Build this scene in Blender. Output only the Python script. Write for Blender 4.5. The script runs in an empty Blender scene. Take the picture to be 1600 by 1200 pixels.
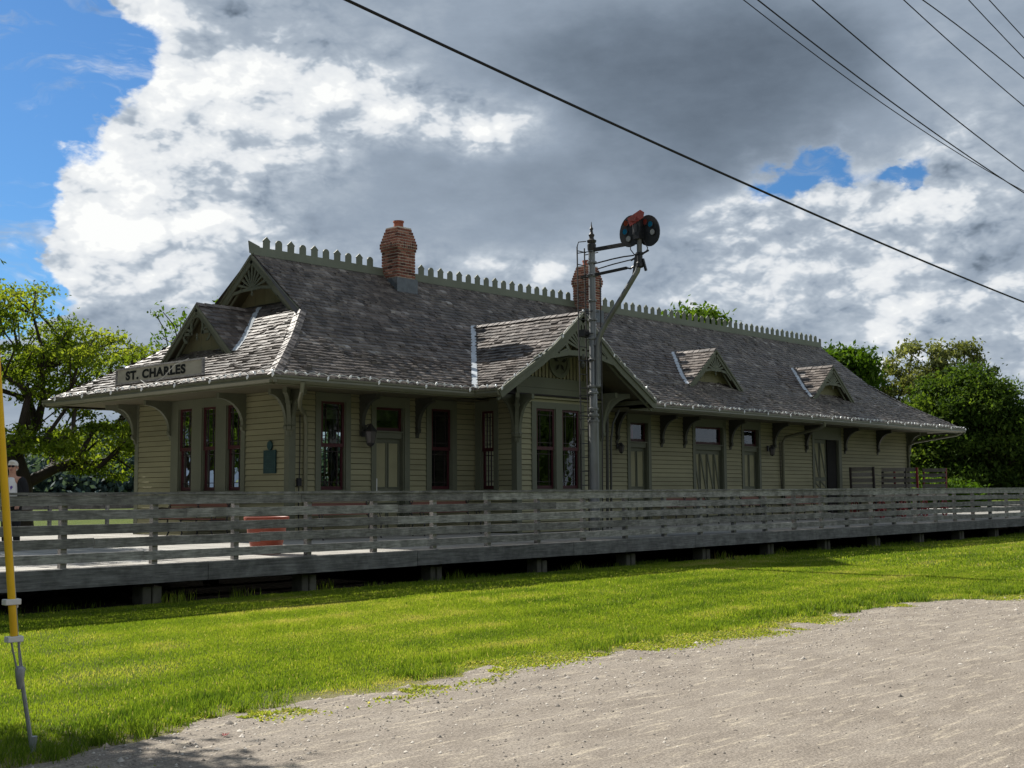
import bpy, math, random
import numpy as np
from mathutils import Vector, Matrix
R=math.radians
SC=bpy.context.scene
COL=SC.collection
# ---------------------------------------------------------------- camera
EYE=1.6
cd=bpy.data.cameras.new('camera'); cam=bpy.data.objects.new('camera',cd); COL.objects.link(cam)
F_=Vector((0.73090157,0.67688575,0.08722713)); R_=Vector((0.67986109,-0.73331466,-0.0062056)); U_=Vector((-0.05976445,-0.06383801,0.99616912))
m=Matrix((R_,U_,-F_)).transposed().to_4x4(); m.translation=Vector((0,0,EYE)); cam.matrix_world=m
cd.sensor_width=36; cd.lens=1918.33*36/1600; cd.clip_start=.1; cd.clip_end=3000
SC.camera=cam
# ---------------------------------------------------------------- sun, sky, exposure
SUN_EL=R(40.0); SUN_AZ=R(91.5)          # azimuth from +X, counter-clockwise
sd=Vector((math.cos(SUN_EL)*math.cos(SUN_AZ),math.cos(SUN_EL)*math.sin(SUN_AZ),math.sin(SUN_EL)))
sl=bpy.data.lights.new('sun','SUN'); sl.energy=5.0; sl.angle=R(.55); sl.color=(1,.955,.87)
so=bpy.data.objects.new('sun',sl); COL.objects.link(so); so.location=(0,0,60)
so.rotation_euler=sd.to_track_quat('Z','Y').to_euler()
SC.view_settings.view_transform='Standard'; SC.view_settings.look='None'; SC.view_settings.gamma=1; SC.view_settings.use_curve_mapping=False
SC.view_settings.exposure=0.6
W=bpy.data.worlds.new('World'); SC.world=W; W.use_nodes=True
nt=W.node_tree; N=nt.nodes; N.clear(); LK=nt.links.new
class G:
    """tiny node-graph helper"""
    def __init__(s,tree): s.t=tree
    def n(s,typ,**kw):
        x=s.t.nodes.new(typ)
        for k,v in kw.items(): setattr(x,k,v)
        return x
    def put(s,sock,v):
        if hasattr(v,'links') or isinstance(v,bpy.types.NodeSocket): s.t.links.new(v,sock)
        else: sock.default_value=v
    def m(s,op,a,b=0.0,c=None,clamp=False):
        x=s.n('ShaderNodeMath',operation=op); x.use_clamp=clamp; s.put(x.inputs[0],a); s.put(x.inputs[1],b)
        if c is not None: s.put(x.inputs[2],c)
        return x.outputs[0]
    def v(s,op,a,b=(0,0,0),sc=None):
        x=s.n('ShaderNodeVectorMath',operation=op); s.put(x.inputs[0],a); s.put(x.inputs[1],b)
        if sc is not None: s.put(x.inputs['Scale'],sc)
        return x.outputs['Value'] if op in('LENGTH','DOT_PRODUCT') else x.outputs[0]
    def noise(s,vec,scale,detail=4,rough=.5,dist=0,col=False):
        x=s.n('ShaderNodeTexNoise'); s.put(x.inputs['Vector'],vec); x.inputs['Scale'].default_value=scale
        x.inputs['Detail'].default_value=detail; x.inputs['Roughness'].default_value=rough; x.inputs['Distortion'].default_value=dist
        return x.outputs['Color' if col else 'Fac']
    def ramp(s,f,pts):
        x=s.n('ShaderNodeValToRGB'); s.put(x.inputs[0],f); e=x.color_ramp.elements
        while len(e)<len(pts): e.new(.5)
        for i,(p,c) in enumerate(pts): e[i].position=p; e[i].color=(*c,1) if len(c)==3 else c
        return x.outputs[0]
    def mix(s,f,a,b,mode='MIX'):
        x=s.n('ShaderNodeMix',data_type='RGBA',blend_type=mode); s.put(x.inputs[0],f)
        for sk,c in ((x.inputs[6],a),(x.inputs[7],b)):
            s.put(sk,(*c,1) if isinstance(c,tuple) and len(c)==3 else c)
        return x.outputs[2]
    def smooth(s,x,a,b):
        q=s.n('ShaderNodeMapRange',interpolation_type='SMOOTHSTEP'); s.put(q.inputs[0],x); q.inputs[1].default_value=a; q.inputs[2].default_value=b
        return q.outputs[0]
g=G(nt)
sky=g.n('ShaderNodeTexSky',sky_type='NISHITA'); sky.sun_disc=False; sky.sun_elevation=SUN_EL; sky.sun_rotation=R(90)-SUN_AZ; sky.air_density=1.0; sky.dust_density=.3; sky.ozone_density=2.5
D=g.v('NORMALIZE',g.n('ShaderNodeTexCoord').outputs['Generated'])
sx=g.n('ShaderNodeSeparateXYZ'); LK(D,sx.inputs[0])
az=g.m('MULTIPLY',g.m('ARCTAN2',sx.outputs[1],sx.outputs[0]),57.29578); el=g.m('MULTIPLY',g.m('ARCSINE',sx.outputs[2]),57.29578)
cb=g.n('ShaderNodeCombineXYZ'); LK(az,cb.inputs[0]); LK(el,cb.inputs[1]); P0=cb.outputs[0]
# clouds billow: warp the sky coordinates, then sum broad light and dark masses
def warp(vec,src,scale,amt,detail=3):
    c=g.noise(src,scale,detail,.55,col=True)
    return g.v('ADD',vec,g.v('SCALE',g.v('SUBTRACT',c,(.5,.5,.5)),sc=amt))
Dv=g.v('MULTIPLY',D,(1,1,1.7))
P1=warp(P0,Dv,5,3.5,2); P2=warp(P1,Dv,15,3.2,7)
Pb=warp(warp(P0,Dv,7,3.4,2),Dv,22,4.2,8)
LUM=[(56.6,17.1,4.6,2.2,.20),(60.2,13.3,3.0,2.2,.16),(26.5,10.6,4.5,1.6,.12),(50.5,17.6,3.6,1.0,.14),(59.6,12.6,2.5,1.7,0.35),(56.8,16.9,3.1,1.7,0.42),(52.4,18.6,3.3,1.0,0.30),(60.3,20.2,1.7,2.3,0.35),(50.0,18.8,1.7,0.7,0.20),(45.8,17.1,3.1,0.8,0.45),(62.3,13.2,1.7,1.7,0.40),(57.0,12.1,3.1,0.7,0.20),(56.0,21.1,2.5,1.1,0.12),(48.2,20.7,3.3,0.9,0.08),(50.0,13.8,4.4,1.4,-0.04),(35.1,18.6,7.2,3.1,-0.36),(27.7,20.0,3.3,1.4,-0.12),(42.8,13.0,5.6,1.7,-0.03),(55.0,9.6,1.7,1.1,-0.15),(36.7,14.6,5.6,1.7,-0.05),(32.3,11.6,1.7,1.1,0.35),(29.3,12.6,2.8,0.7,0.40),(23.8,12.2,2.5,1.0,0.28),(22.3,14.8,1.7,1.4,0.15),(23.8,19.6,1.4,1.7,0.14),(22.0,7.6,3.6,2.0,0.30),(25.7,8.1,1.0,1.7,0.30),(28.0,8.2,1.7,1.4,-0.08),(45.8,11.0,3.3,0.7,0.12),(42.2,10.1,1.7,0.7,0.20),(62.0,9.6,3.6,1.6,0.26),(58.4,8.4,1.7,0.9,0.15),(31.5,9.0,3.6,1.0,0.20),(44.5,17.6,2.6,1.0,.12),(57.5,11.5,3.0,1.4,.12)]
BLU=[(65.5,20.4,2.1,2.6,1.30),(63.0,18.9,2.4,1.4,1.10),(65.8,14.9,1.25,3.1,1.30),(66.2,10.5,1.1,2.0,0.90),(63.9,8.6,.9,0.5,0.70),(27.6,14.9,1.0,1.0,0.56),(29.9,13.8,1.3,0.9,0.54),(24.7,13.8,1.0,0.6,0.56),(77,14.8,6,8.6,1.30)]
def gsum(P,L,base):
    tot=base
    for a,e,sa,se,k in L:
        q=g.v('MULTIPLY',g.v('SUBTRACT',P,(a,e,0)),(1/sa,1/se,0))
        r2=g.v('DOT_PRODUCT',q,q)
        tot=g.m('MULTIPLY_ADD',g.m('POWER',math.e,g.m('MULTIPLY',r2,-.5)),k,tot)
    return tot
def puff(vec,scale,det):
    w=g.v('ADD',vec,g.v('SCALE',g.v('SUBTRACT',g.noise(vec,scale*1.3,3,.6,col=True),(.5,.5,.5)),sc=.55/scale))
    x=g.n('ShaderNodeTexVoronoi',feature='F1'); g.put(x.inputs['Vector'],w); x.inputs['Scale'].default_value=scale; x.inputs['Detail'].default_value=det; x.inputs['Roughness'].default_value=.55; x.inputs['Lacunarity'].default_value=2.3
    return x.outputs['Distance']
fine=puff(Dv,17,3); fine2=puff(g.v('ADD',Dv,(-.008,.008,.020)),17,3)
mid=g.noise(Dv,9,6,.55)
lum=gsum(P2,LUM,.475)
relief=g.m('MULTIPLY',g.m('SUBTRACT',fine2,fine),.66)
lum=g.m('ADD',lum,g.m('MULTIPLY',relief,g.smooth(lum,.40,.70)))
lum=g.m('SUBTRACT',lum,g.m('MULTIPLY',g.smooth(el,24,55),.20))  # sky overhead darkened to deepen the shade on the walls
lum=g.m('ADD',lum,g.m('MULTIPLY',g.m('SUBTRACT',.42,fine),g.m('MULTIPLY',g.smooth(lum,.4,.8),.22)))
lum=g.m('ADD',lum,g.m('MULTIPLY',g.m('SUBTRACT',mid,.5),.22))
lum=g.m('ADD',lum,g.m('MULTIPLY',g.m('SUBTRACT',g.noise(g.v('MULTIPLY',Dv,(1,1,1.5)),34,7,.62),.5),.13))
# unseen sky brightened opposite the sun, dulled towards -X, to balance light on the walls
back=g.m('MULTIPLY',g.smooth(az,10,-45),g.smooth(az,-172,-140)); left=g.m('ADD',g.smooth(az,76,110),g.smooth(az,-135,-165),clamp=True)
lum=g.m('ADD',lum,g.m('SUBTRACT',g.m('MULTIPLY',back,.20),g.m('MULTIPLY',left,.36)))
blu=gsum(Pb,BLU,0.0)
blu=g.m('ADD',blu,g.m('ADD',g.m('MULTIPLY',g.m('SUBTRACT',g.noise(Dv,30,9,.65),.5),.6),g.m('MULTIPLY',g.m('MULTIPLY',g.m('SUBTRACT',fine,.5),.6),g.smooth(blu,.15,.5))))
cov=g.smooth(blu,.80,.30)
wisp=g.m('MULTIPLY',g.smooth(g.noise(g.v('MULTIPLY',warp(Dv,Dv,9,.12,3),(1,1,2.6)),13,8,.62),.52,.78),.62)
cov=g.m('MAXIMUM',cov,wisp)
edge=g.smooth(blu,.02,.5)
lum=g.m('ADD',lum,g.m('MULTIPLY',edge,.12))
lum=g.m('SUBTRACT',lum,g.m('MULTIPLY',g.smooth(lum,.75,1.2),.22))
ccol=g.ramp(lum,[(0,(.085,.112,.15)),(.22,(.17,.215,.275)),(.42,(.285,.345,.425)),(.62,(.47,.53,.60)),(.82,(.74,.77,.80)),(1,(.93,.94,.93))])
skyc=g.mix(1.0,sky.outputs[0],(.42,.72,1.0),'MULTIPLY')
bgs=g.n('ShaderNodeBackground'); LK(skyc,bgs.inputs[0]); bgs.inputs[1].default_value=.066
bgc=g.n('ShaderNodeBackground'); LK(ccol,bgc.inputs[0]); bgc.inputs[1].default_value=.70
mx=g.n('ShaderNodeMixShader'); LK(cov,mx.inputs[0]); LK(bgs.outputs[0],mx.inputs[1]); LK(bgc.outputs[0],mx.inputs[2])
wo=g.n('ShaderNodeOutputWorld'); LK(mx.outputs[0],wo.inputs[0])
W.cycles.sampling_method='MANUAL'; W.cycles.sample_map_resolution=1024
# ---------------------------------------------------------------- helpers
def wloc(o):
    v=Vector((0,0,0))
    while o is not None: v+=o.location; o=o.parent
    return v
def tag(o,label=None,cat=None,group=None,kind=None):
    if label: o['label']=label
    if cat: o['category']=cat
    if group: o['group']=group
    if kind: o['kind']=kind
    return o
def thing(name,label,cat,loc=(0,0,0),group=None,rz=0):
    o=bpy.data.objects.new(name,None); COL.objects.link(o); o.location=loc; o.rotation_euler=(0,0,rz); o.empty_display_size=.2
    return tag(o,label,cat,group)
class MB:
    """mesh builder: collects shapes in world coordinates, then links them as ONE mesh object"""
    def __init__(s): s.v=[]; s.f=[]; s.r=[]
    def add(s,vs,fs,r=None):
        b=len(s.v); s.v+= [tuple(p) for p in vs]; r=random.random() if r is None else r
        for f in fs: s.f.append(tuple(i+b for i in f)); s.r.append(r)
        return s
    def box(s,x0,x1,y0,y1,z0,z1,r=None):
        return s.add([(x0,y0,z0),(x1,y0,z0),(x1,y1,z0),(x0,y1,z0),(x0,y0,z1),(x1,y0,z1),(x1,y1,z1),(x0,y1,z1)],
            [(0,3,2,1),(4,5,6,7),(0,1,5,4),(1,2,6,5),(2,3,7,6),(3,0,4,7)],r)
    def bar(s,a,b,w,h,up=(0,0,1),r=None):
        """rectangular bar from a to b, w wide across, h high along up"""
        a=Vector(a); b=Vector(b); d=(b-a).normalized(); up=Vector(up)
        sd_=d.cross(up)
        if sd_.length<1e-4: sd_=d.cross(Vector((1,0,0)))
        sd_.normalize(); u=sd_.cross(d).normalized(); sd_*=w/2; u=u*(h/2)
        vs=[a-sd_-u,a+sd_-u,a+sd_+u,a-sd_+u,b-sd_-u,b+sd_-u,b+sd_+u,b-sd_+u]
        return s.add(vs,[(0,3,2,1),(4,5,6,7),(0,1,5,4),(1,2,6,5),(2,3,7,6),(3,0,4,7)],r)
    def tube(s,pts,rad,n=8,caps=True,r=None):
        pts=[Vector(p) for p in pts]; k=len(pts); rad=[rad]*k if not hasattr(rad,'__len__') else rad
        vs=[]; prev=None
        for i,p in enumerate(pts):
            d=(pts[min(i+1,k-1)]-pts[max(i-1,0)]).normalized()
            ref=prev if prev is not None else (Vector((0,0,1)) if abs(d.z)<.9 else Vector((1,0,0)))
            x=d.cross(ref)
            if x.length<1e-4: x=d.cross(Vector((0,1,0)))
            x.normalize(); y=x.cross(d).normalized(); prev=y
            for j in range(n):
                t=2*math.pi*j/n; vs.append(p+(x*math.cos(t)+y*math.sin(t))*rad[i])
        fs=[(i*n+j,i*n+(j+1)%n,(i+1)*n+(j+1)%n,(i+1)*n+j) for i in range(k-1) for j in range(n)]
        if caps: fs+=[tuple(range(n))[::-1],tuple((k-1)*n+j for j in range(n))]
        return s.add(vs,fs,r)
    def lathe(s,c,prof,n=24,r=None,axis='z'):
        vs=[]
        for (rr,z) in prof:
            for j in range(n):
                t=2*math.pi*j/n
                if axis=='z': vs.append((c[0]+rr*math.cos(t),c[1]+rr*math.sin(t),c[2]+z))
                elif axis=='y': vs.append((c[0]+rr*math.cos(t),c[1]+z,c[2]+rr*math.sin(t)))
                else: vs.append((c[0]+z,c[1]+rr*math.cos(t),c[2]+rr*math.sin(t)))
        k=len(prof); fs=[(i*n+j,i*n+(j+1)%n,(i+1)*n+(j+1)%n,(i+1)*n+j) for i in range(k-1) for j in range(n)]
        fs+=[tuple(range(n))[::-1],tuple((k-1)*n+j for j in range(n))]
        return s.add(vs,fs,r)
    def prism(s,poly,o,ux,uy,th,r=None):
        """polygon (a,b) in the plane o+a*ux+b*uy, extruded th along ux x uy"""
        o=Vector(o); ux=Vector(ux); uy=Vector(uy); nn=ux.cross(uy).normalized()*th
        k=len(poly); vs=[o+ux*a+uy*b for a,b in poly]; vs+=[v+nn for v in vs]
        fs=[tuple(range(k))[::-1],tuple(range(k,2*k))]+[(i,(i+1)%k,(i+1)%k+k,i+k) for i in range(k)]
        return s.add(vs,fs,r)
    def build(s,name,mat,parent=None,smooth=False,bevel=0,**kw):
        off=wloc(parent) if parent else Vector((0,0,0))
        me=bpy.data.meshes.new(name)
        va=np.array(s.v,dtype=np.float64)-np.array(off)
        me.from_pydata(va.tolist(),[],s.f)
        at=me.attributes.new('rnd','FLOAT','FACE'); at.data.foreach_set('value',np.array(s.r,dtype=np.float32))
        me.materials.append(mat)
        if smooth: me.shade_smooth()
        o=bpy.data.objects.new(name,me); COL.objects.link(o)
        if parent: o.parent=parent
        if smooth and smooth!='all':
            try: me.set_sharp_from_angle(angle=R(40))
            except Exception: pass
        if bevel:
            b=o.modifiers.new('bevel','BEVEL'); b.width=bevel; b.segments=1; b.limit_method='ANGLE'
        return tag(o,**kw) if kw else o
def npmesh(name,V,Fq,mat,rnd,parent=None,nv=4,**kw):
    """fast mesh from numpy: V (n,3), faces (m,nv)"""
    off=np.array(wloc(parent)) if parent else np.zeros(3)
    V=V-off; me=bpy.data.meshes.new(name); m_=len(Fq)
    me.vertices.add(len(V)); me.vertices.foreach_set('co',V.astype(np.float32).ravel())
    me.loops.add(m_*nv); me.loops.foreach_set('vertex_index',Fq.astype(np.int32).ravel())
    me.polygons.add(m_); me.polygons.foreach_set('loop_start',np.arange(0,m_*nv,nv,dtype=np.int32))
    me.polygons.foreach_set('loop_total',np.full(m_,nv,dtype=np.int32))
    me.update(calc_edges=True)
    at=me.attributes.new('rnd','FLOAT','FACE'); at.data.foreach_set('value',rnd.astype(np.float32))
    me.materials.append(mat)
    o=bpy.data.objects.new(name,me); COL.objects.link(o)
    if parent: o.parent=parent
    return tag(o,**kw) if kw else o
# ---------------------------------------------------------------- materials
def newmat(name):
    M=bpy.data.materials.new(name); M.use_nodes=True; t=M.node_tree; t.nodes.clear(); h=G(t)
    out=h.n('ShaderNodeOutputMaterial'); b=h.n('ShaderNodeBsdfPrincipled'); t.links.new(b.outputs[0],out.inputs[0])
    return M,h,b,out
def pos(h): return h.n('ShaderNodeNewGeometry').outputs['Position']
def rnd(h):
    a=h.n('ShaderNodeAttribute'); a.attribute_name='rnd'; return a.outputs['Fac']
def painted(name,c,c2=None,rough=.6,scale=3,stretch=(1,1,1),bump=.15,spec=.3,amt=.6,var=.25,fs=40,metal=0):
    M,h,b,o=newmat(name); p=h.v('MULTIPLY',pos(h),stretch); c2=c2 or tuple(x*.6 for x in c)
    n1=h.noise(p,scale,6,.6); n2=h.noise(p,fs,4,.6)
    f=h.m('MULTIPLY',h.smooth(n1,.35,.75),amt)
    col=h.mix(f,c,c2); k=h.m('ADD',h.m('MULTIPLY',h.m('ADD',rnd(h),h.m('SUBTRACT',n2,.5)),var),1-var/2)
    vv=h.n('ShaderNodeCombineXYZ'); [h.put(vv.inputs[i],k) for i in range(3)]
    col=h.mix(1.0,col,vv.outputs[0],'MULTIPLY')
    h.put(b.inputs['Base Color'],col); b.inputs['Roughness'].default_value=rough; b.inputs['Specular IOR Level'].default_value=spec; b.inputs['Metallic'].default_value=metal
    if bump:
        bp=h.n('ShaderNodeBump'); bp.inputs['Strength'].default_value=bump; bp.inputs['Distance'].default_value=.01; h.put(bp.inputs['Height'],n2); h.put(b.inputs['Normal'],bp.outputs[0])
    return M
def ramped(name,pts,rough=.8,spec=.25,stretch=(1,1,1),fs=30,bump=.4,mottle=.35,big=None):
    M,h,b,o=newmat(name); p=h.v('MULTIPLY',pos(h),stretch)
    col=h.ramp(rnd(h),pts); n2=h.noise(p,fs,6,.65)
    k=h.m('ADD',h.m('MULTIPLY',h.m('SUBTRACT',n2,.5),mottle*2),1.0)
    if big:
        k=h.m('MULTIPLY',k,h.m('ADD',h.m('MULTIPLY',h.m('SUBTRACT',h.smooth(h.noise(pos(h),big*2.2,6,.7),.30,.70),.5),.72),1.0))
    vv=h.n('ShaderNodeCombineXYZ'); [h.put(vv.inputs[i],k) for i in range(3)]
    h.put(b.inputs['Base Color'],h.mix(1.0,col,vv.outputs[0],'MULTIPLY')); b.inputs['Roughness'].default_value=rough; b.inputs['Specular IOR Level'].default_value=spec
    if bump:
        bp=h.n('ShaderNodeBump'); bp.inputs['Strength'].default_value=bump; bp.inputs['Distance'].default_value=.008; h.put(bp.inputs['Height'],n2); h.put(b.inputs['Normal'],bp.outputs[0])
    return M
def leafmat(name,pts,trans=.45,rough=.5):
    M,h,b,o=newmat(name); col=h.ramp(rnd(h),pts); h.put(b.inputs['Base Color'],col); b.inputs['Roughness'].default_value=.7; b.inputs['Specular IOR Level'].default_value=.12
    tr=h.n('ShaderNodeBsdfTranslucent'); h.put(tr.inputs[0],h.mix(1.0,col,(1.5,1.45,.6),'MULTIPLY'))
    mx=h.n('ShaderNodeMixShader'); mx.inputs[0].default_value=trans; h.t.links.new(b.outputs[0],mx.inputs[1]); h.t.links.new(tr.outputs[0],mx.inputs[2]); h.t.links.new(mx.outputs[0],o.inputs[0])
    return M
MT={}
MT['siding']=painted('siding_paint',(.262,.25,.148),(.195,.186,.112),.65,.8,(1,1,3),.25,amt=.7,var=.16,fs=25)
MT['trim']=painted('trim_paint',(.125,.132,.092),(.092,.10,.07),.55,1.2,(1,1,1),.2,amt=.6,var=.15)
MT['crest']=painted('cresting_paint',(.175,.19,.145),(.13,.14,.105),.6,1.5,amt=.6,var=.15)
MT['darktrim']=painted('dark_bracket_paint',(.055,.056,.045),(.035,.035,.03),.5,2,amt=.6,var=.15)
MT['gableback']=painted('gable_board_paint',(.22,.205,.12),(.16,.15,.09),.65,1,amt=.6,var=.15)
MT['soffit']=painted('soffit_paint',(.105,.095,.058),(.08,.072,.046),.7,1,amt=.5,var=.1)
MT['sash']=painted('sash_red_paint',(.052,.009,.013),(.032,.006,.009),.45,3,amt=.6,var=.2)
MT['muntin']=painted('muntin_paint',(.03,.02,.02),None,.5)
MT['deck']=ramped('weathered_deck_wood',[(0,(.30,.285,.26)),(.5,(.40,.385,.35)),(1,(.50,.485,.45))],.75,.25,(.6,6,6),6,.3,.3)
MT['rail']=ramped('grey_rail_wood',[(0,(.155,.148,.147)),(.5,(.215,.206,.203)),(1,(.29,.28,.272))],.7,.3,(.9,6,11),5,.6,1.25,big=1.6)
MT['rim']=ramped('grey_rim_wood',[(0,(.118,.116,.12)),(1,(.16,.158,.162))],.7,.3,(.6,6,11),4,.6,1.2,big=1.3)
MT['shingle']=ramped('weathered_cedar_shingle',[(0,(.042,.033,.029)),(.3,(.082,.066,.057)),(.55,(.125,.103,.089)),(.8,(.18,.153,.134)),(.93,(.26,.232,.21)),(1,(.37,.34,.315))],.5,.5,(1,1,1),18,.6,.5,big=.9)
MT['sheath']=painted('roof_underlay',(.05,.045,.042))
MT['flash']=painted('metal_flashing',(.62,.66,.70),(.42,.45,.48),.45,6,metal=.15,amt=.4)
MT['lead']=painted('lead_flashing',(.16,.18,.20),(.08,.09,.10),.5,6,metal=.3)
MT['brick']=ramped('chimney_brick',[(0,(.09,.04,.032)),(.35,(.19,.068,.048)),(.7,(.27,.105,.070)),(1,(.36,.18,.13))],.85,.2,(1,1,1),40,.5,.4)
MT['mortar']=painted('mortar',(.62,.54,.46),(.48,.41,.35),.9)
MT['clay']=painted('clay_pot',(.30,.095,.06),(.20,.065,.045),.7,3)
MT['mast']=painted('mast_steel_paint',(.21,.22,.225),(.11,.105,.10),.42,2.5,(1,1,.4),.2,amt=.8,var=.1,spec=.5,metal=.35)
MT['iron']=painted('dark_iron',(.022,.022,.024),(.045,.035,.03),.5,5,amt=.6,spec=.5)
MT['blackiron']=painted('black_spectacle_iron',(.012,.013,.016),(.03,.028,.03),.4,4,spec=.5)
MT['bladered']=painted('faded_red_blade',(.34,.06,.055),(.16,.05,.045),.6,6,amt=.8)
MT['bulb']=painted('white_bulb',(.85,.86,.86),None,.25,bump=0,amt=0,var=0)
MT['gutter']=painted('gutter_enamel',(.135,.135,.085),(.10,.10,.065),.4,1.5,spec=.5,bump=0)
MT['yellow']=painted('yellow_plastic',(.80,.49,.018),(.66,.38,.015),.4,4,bump=.05,amt=.5,var=0)
MT['galv']=painted('galvanised_steel',(.36,.38,.39),(.22,.23,.24),.45,8,metal=.5)
MT['whiteplastic']=painted('white_plastic',(.68,.68,.66),None,.5,bump=0,amt=.1,var=0)
MT['cable']=painted('black_cable',(.012,.012,.015),None,.6,bump=0)
MT['terra']=painted('terracotta_plastic',(.26,.060,.036),(.18,.042,.028),.55,3,bump=.1)
MT['soil']=painted('potting_soil',(.035,.025,.018),None,.95)
MT['slat']=ramped('bench_slat_wood',[(0,(.12,.045,.034)),(1,(.20,.085,.06))],.6,.3,(1,6,6),8,.3,.3)
MT['cartwood']=ramped('cart_grey_wood',[(0,(.20,.18,.15)),(1,(.34,.31,.27))],.75,.25,(6,6,1),8,.3,.4)
MT['cartred']=painted('cart_red_paint',(.22,.03,.03),(.12,.02,.02),.6)
MT['darkwood']=painted('dark_creosote_wood',(.035,.03,.027),(.06,.045,.035),.85,5)
MT['concrete']=painted('pier_concrete',(.13,.125,.105),(.075,.07,.06),.9,5,amt=.8)
MT['plaque']=painted('verdigris_plaque',(.025,.06,.065),(.04,.09,.09),.45,9,metal=.4)
MT['signface']=painted('sign_board_paint',(.40,.375,.31),(.28,.26,.21),.7,3,(1,1,3),.2,amt=.6)
MT['letter']=painted('black_letter_paint',(.014,.014,.016),None,.6,bump=0)
MT['bark']=painted('tree_bark',(.045,.036,.028),(.022,.018,.015),.9,4,(3,3,.8),.6,var=.1,fs=14)
MT['dark']=painted('dark_interior',(.02,.019,.018),None,.9)
MT['curtain']=painted('red_curtain',(.25,.03,.03),(.16,.02,.02),.9,3,bump=0)
MT['found']=painted('foundation',(.04,.038,.035),None,.9)
MT['postgrey']=MT['rail']
M,h,b,o=newmat('window_glass')
gl=h.n('ShaderNodeBsdfGlossy'); gl.inputs['Roughness'].default_value=.02; h.put(gl.inputs[0],(.9,.95,1,1))
bp=h.n('ShaderNodeBump'); bp.inputs['Strength'].default_value=.35; bp.inputs['Distance'].default_value=.02; h.put(bp.inputs['Height'],h.noise(pos(h),2.2,2,.4)); h.put(gl.inputs['Normal'],bp.outputs[0])
tp=h.n('ShaderNodeBsdfTransparent'); h.put(tp.inputs[0],(.82,.88,.86,1)); fr=h.n('ShaderNodeFresnel'); fr.inputs[0].default_value=1.5
mx=h.n('ShaderNodeMixShader'); h.put(mx.inputs[0],h.m('ADD',h.m('MULTIPLY',fr.outputs[0],1.0),.03)); h.t.links.new(tp.outputs[0],mx.inputs[1]); h.t.links.new(gl.outputs[0],mx.inputs[2]); h.t.links.new(mx.outputs[0],o.inputs[0]); MT['glass']=M
def lens(name,c):
    M,h,b,o=newmat(name); b.inputs['Base Color'].default_value=(*c,1); b.inputs['Roughness'].default_value=.1; b.inputs['Transmission Weight'].default_value=.0
    tl=h.n('ShaderNodeBsdfTranslucent'); h.put(tl.inputs[0],(*c,1)); mx=h.n('ShaderNodeMixShader'); mx.inputs[0].default_value=.6
    h.t.links.new(b.outputs[0],mx.inputs[1]); h.t.links.new(tl.outputs[0],mx.inputs[2]); h.t.links.new(mx.outputs[0],o.inputs[0]); return M
MT['lens_blue']=lens('blue_lens',(.01,.32,.62)); MT['lens_amber']=lens('amber_lens',(.55,.10,.03)); MT['lens_clear']=lens('clear_lens',(.85,.87,.9)); MT['lens_red']=lens('red_lens',(.5,.1,.08))
random.seed(4); RNG=np.random.default_rng(7)
MT['wallback']=painted('wall_sheathing',(.10,.095,.055),None,.8,bump=0)
# ================================================================ GROUND
M,h,b,o=newmat('lawn_soil'); p=pos(h)
c=h.ramp(h.noise(p,1.3,6,.6),[(.3,(.045,.075,.008)),(.5,(.075,.11,.011)),(.7,(.12,.135,.022))])
c=h.mix(h.m('MULTIPLY',h.smooth(h.noise(p,22,5,.7),.45,.7),.45),c,(.045,.065,.014))
c=h.mix(h.smooth(h.noise(p,1.1,7,.75),.62,.70),c,(.24,.20,.11)); c=h.mix(h.m('MULTIPLY',h.smooth(h.noise(p,60,4,.8),.5,.7),.5),c,(.17,.18,.05))
sp=h.n('ShaderNodeSeparateXYZ'); h.put(sp.inputs[0],p)
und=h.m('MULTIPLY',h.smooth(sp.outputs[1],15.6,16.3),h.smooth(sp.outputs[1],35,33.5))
strawf=h.m('MULTIPLY',h.smooth(h.m('ADD',sp.outputs[1],h.m('MULTIPLY',h.noise(p,2.5,5,.7),1.0)),8.75,8.1),h.m('MULTIPLY',h.smooth(sp.outputs[0],18,14),.85))
c=h.mix(strawf,c,h.ramp(h.noise(p,34,6,.8),[(.3,(.10,.10,.03)),(.5,(.28,.245,.13)),(.7,(.42,.37,.24))]))
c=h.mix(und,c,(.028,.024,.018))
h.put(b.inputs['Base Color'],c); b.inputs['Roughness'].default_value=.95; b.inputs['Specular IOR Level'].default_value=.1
bp=h.n('ShaderNodeBump'); bp.inputs['Strength'].default_value=.9; bp.inputs['Distance'].default_value=.04; h.put(bp.inputs['Height'],h.noise(p,26,6,.7)); h.put(b.inputs['Normal'],bp.outputs[0]); MT['lawn']=M
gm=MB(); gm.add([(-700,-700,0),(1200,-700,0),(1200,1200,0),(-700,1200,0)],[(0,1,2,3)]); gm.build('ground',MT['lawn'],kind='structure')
def edgeY(x):
    return 7.72-max(0,4.9-x)*.42+.13*math.sin(x*.9)+.09*math.sin(x*2.3+1)+.05*math.sin(x*6.1+2)-(max(0,x-15.5)**1.6)*.085+.03*math.sin(x*13)
M,h,b,o=newmat('gravel_path'); p=pos(h)
st=h.v('MULTIPLY',p,(.8,2.0,1)); big=h.noise(st,1.6,6,.62); tr=h.noise(h.v('MULTIPLY',p,(.75,5.5,1)),2.6,9,.75)
c=h.ramp(big,[(.28,(.200,.170,.140)),(.5,(.255,.220,.183)),(.72,(.31,.272,.228))])
c=h.mix(h.m('MULTIPLY',h.smooth(tr,.52,.62),.60),c,(.50,.435,.335))
gr=h.noise(p,120,5,.8); vo=h.n('ShaderNodeTexVoronoi'); h.put(vo.inputs['Vector'],p); vo.inputs['Scale'].default_value=55
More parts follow.
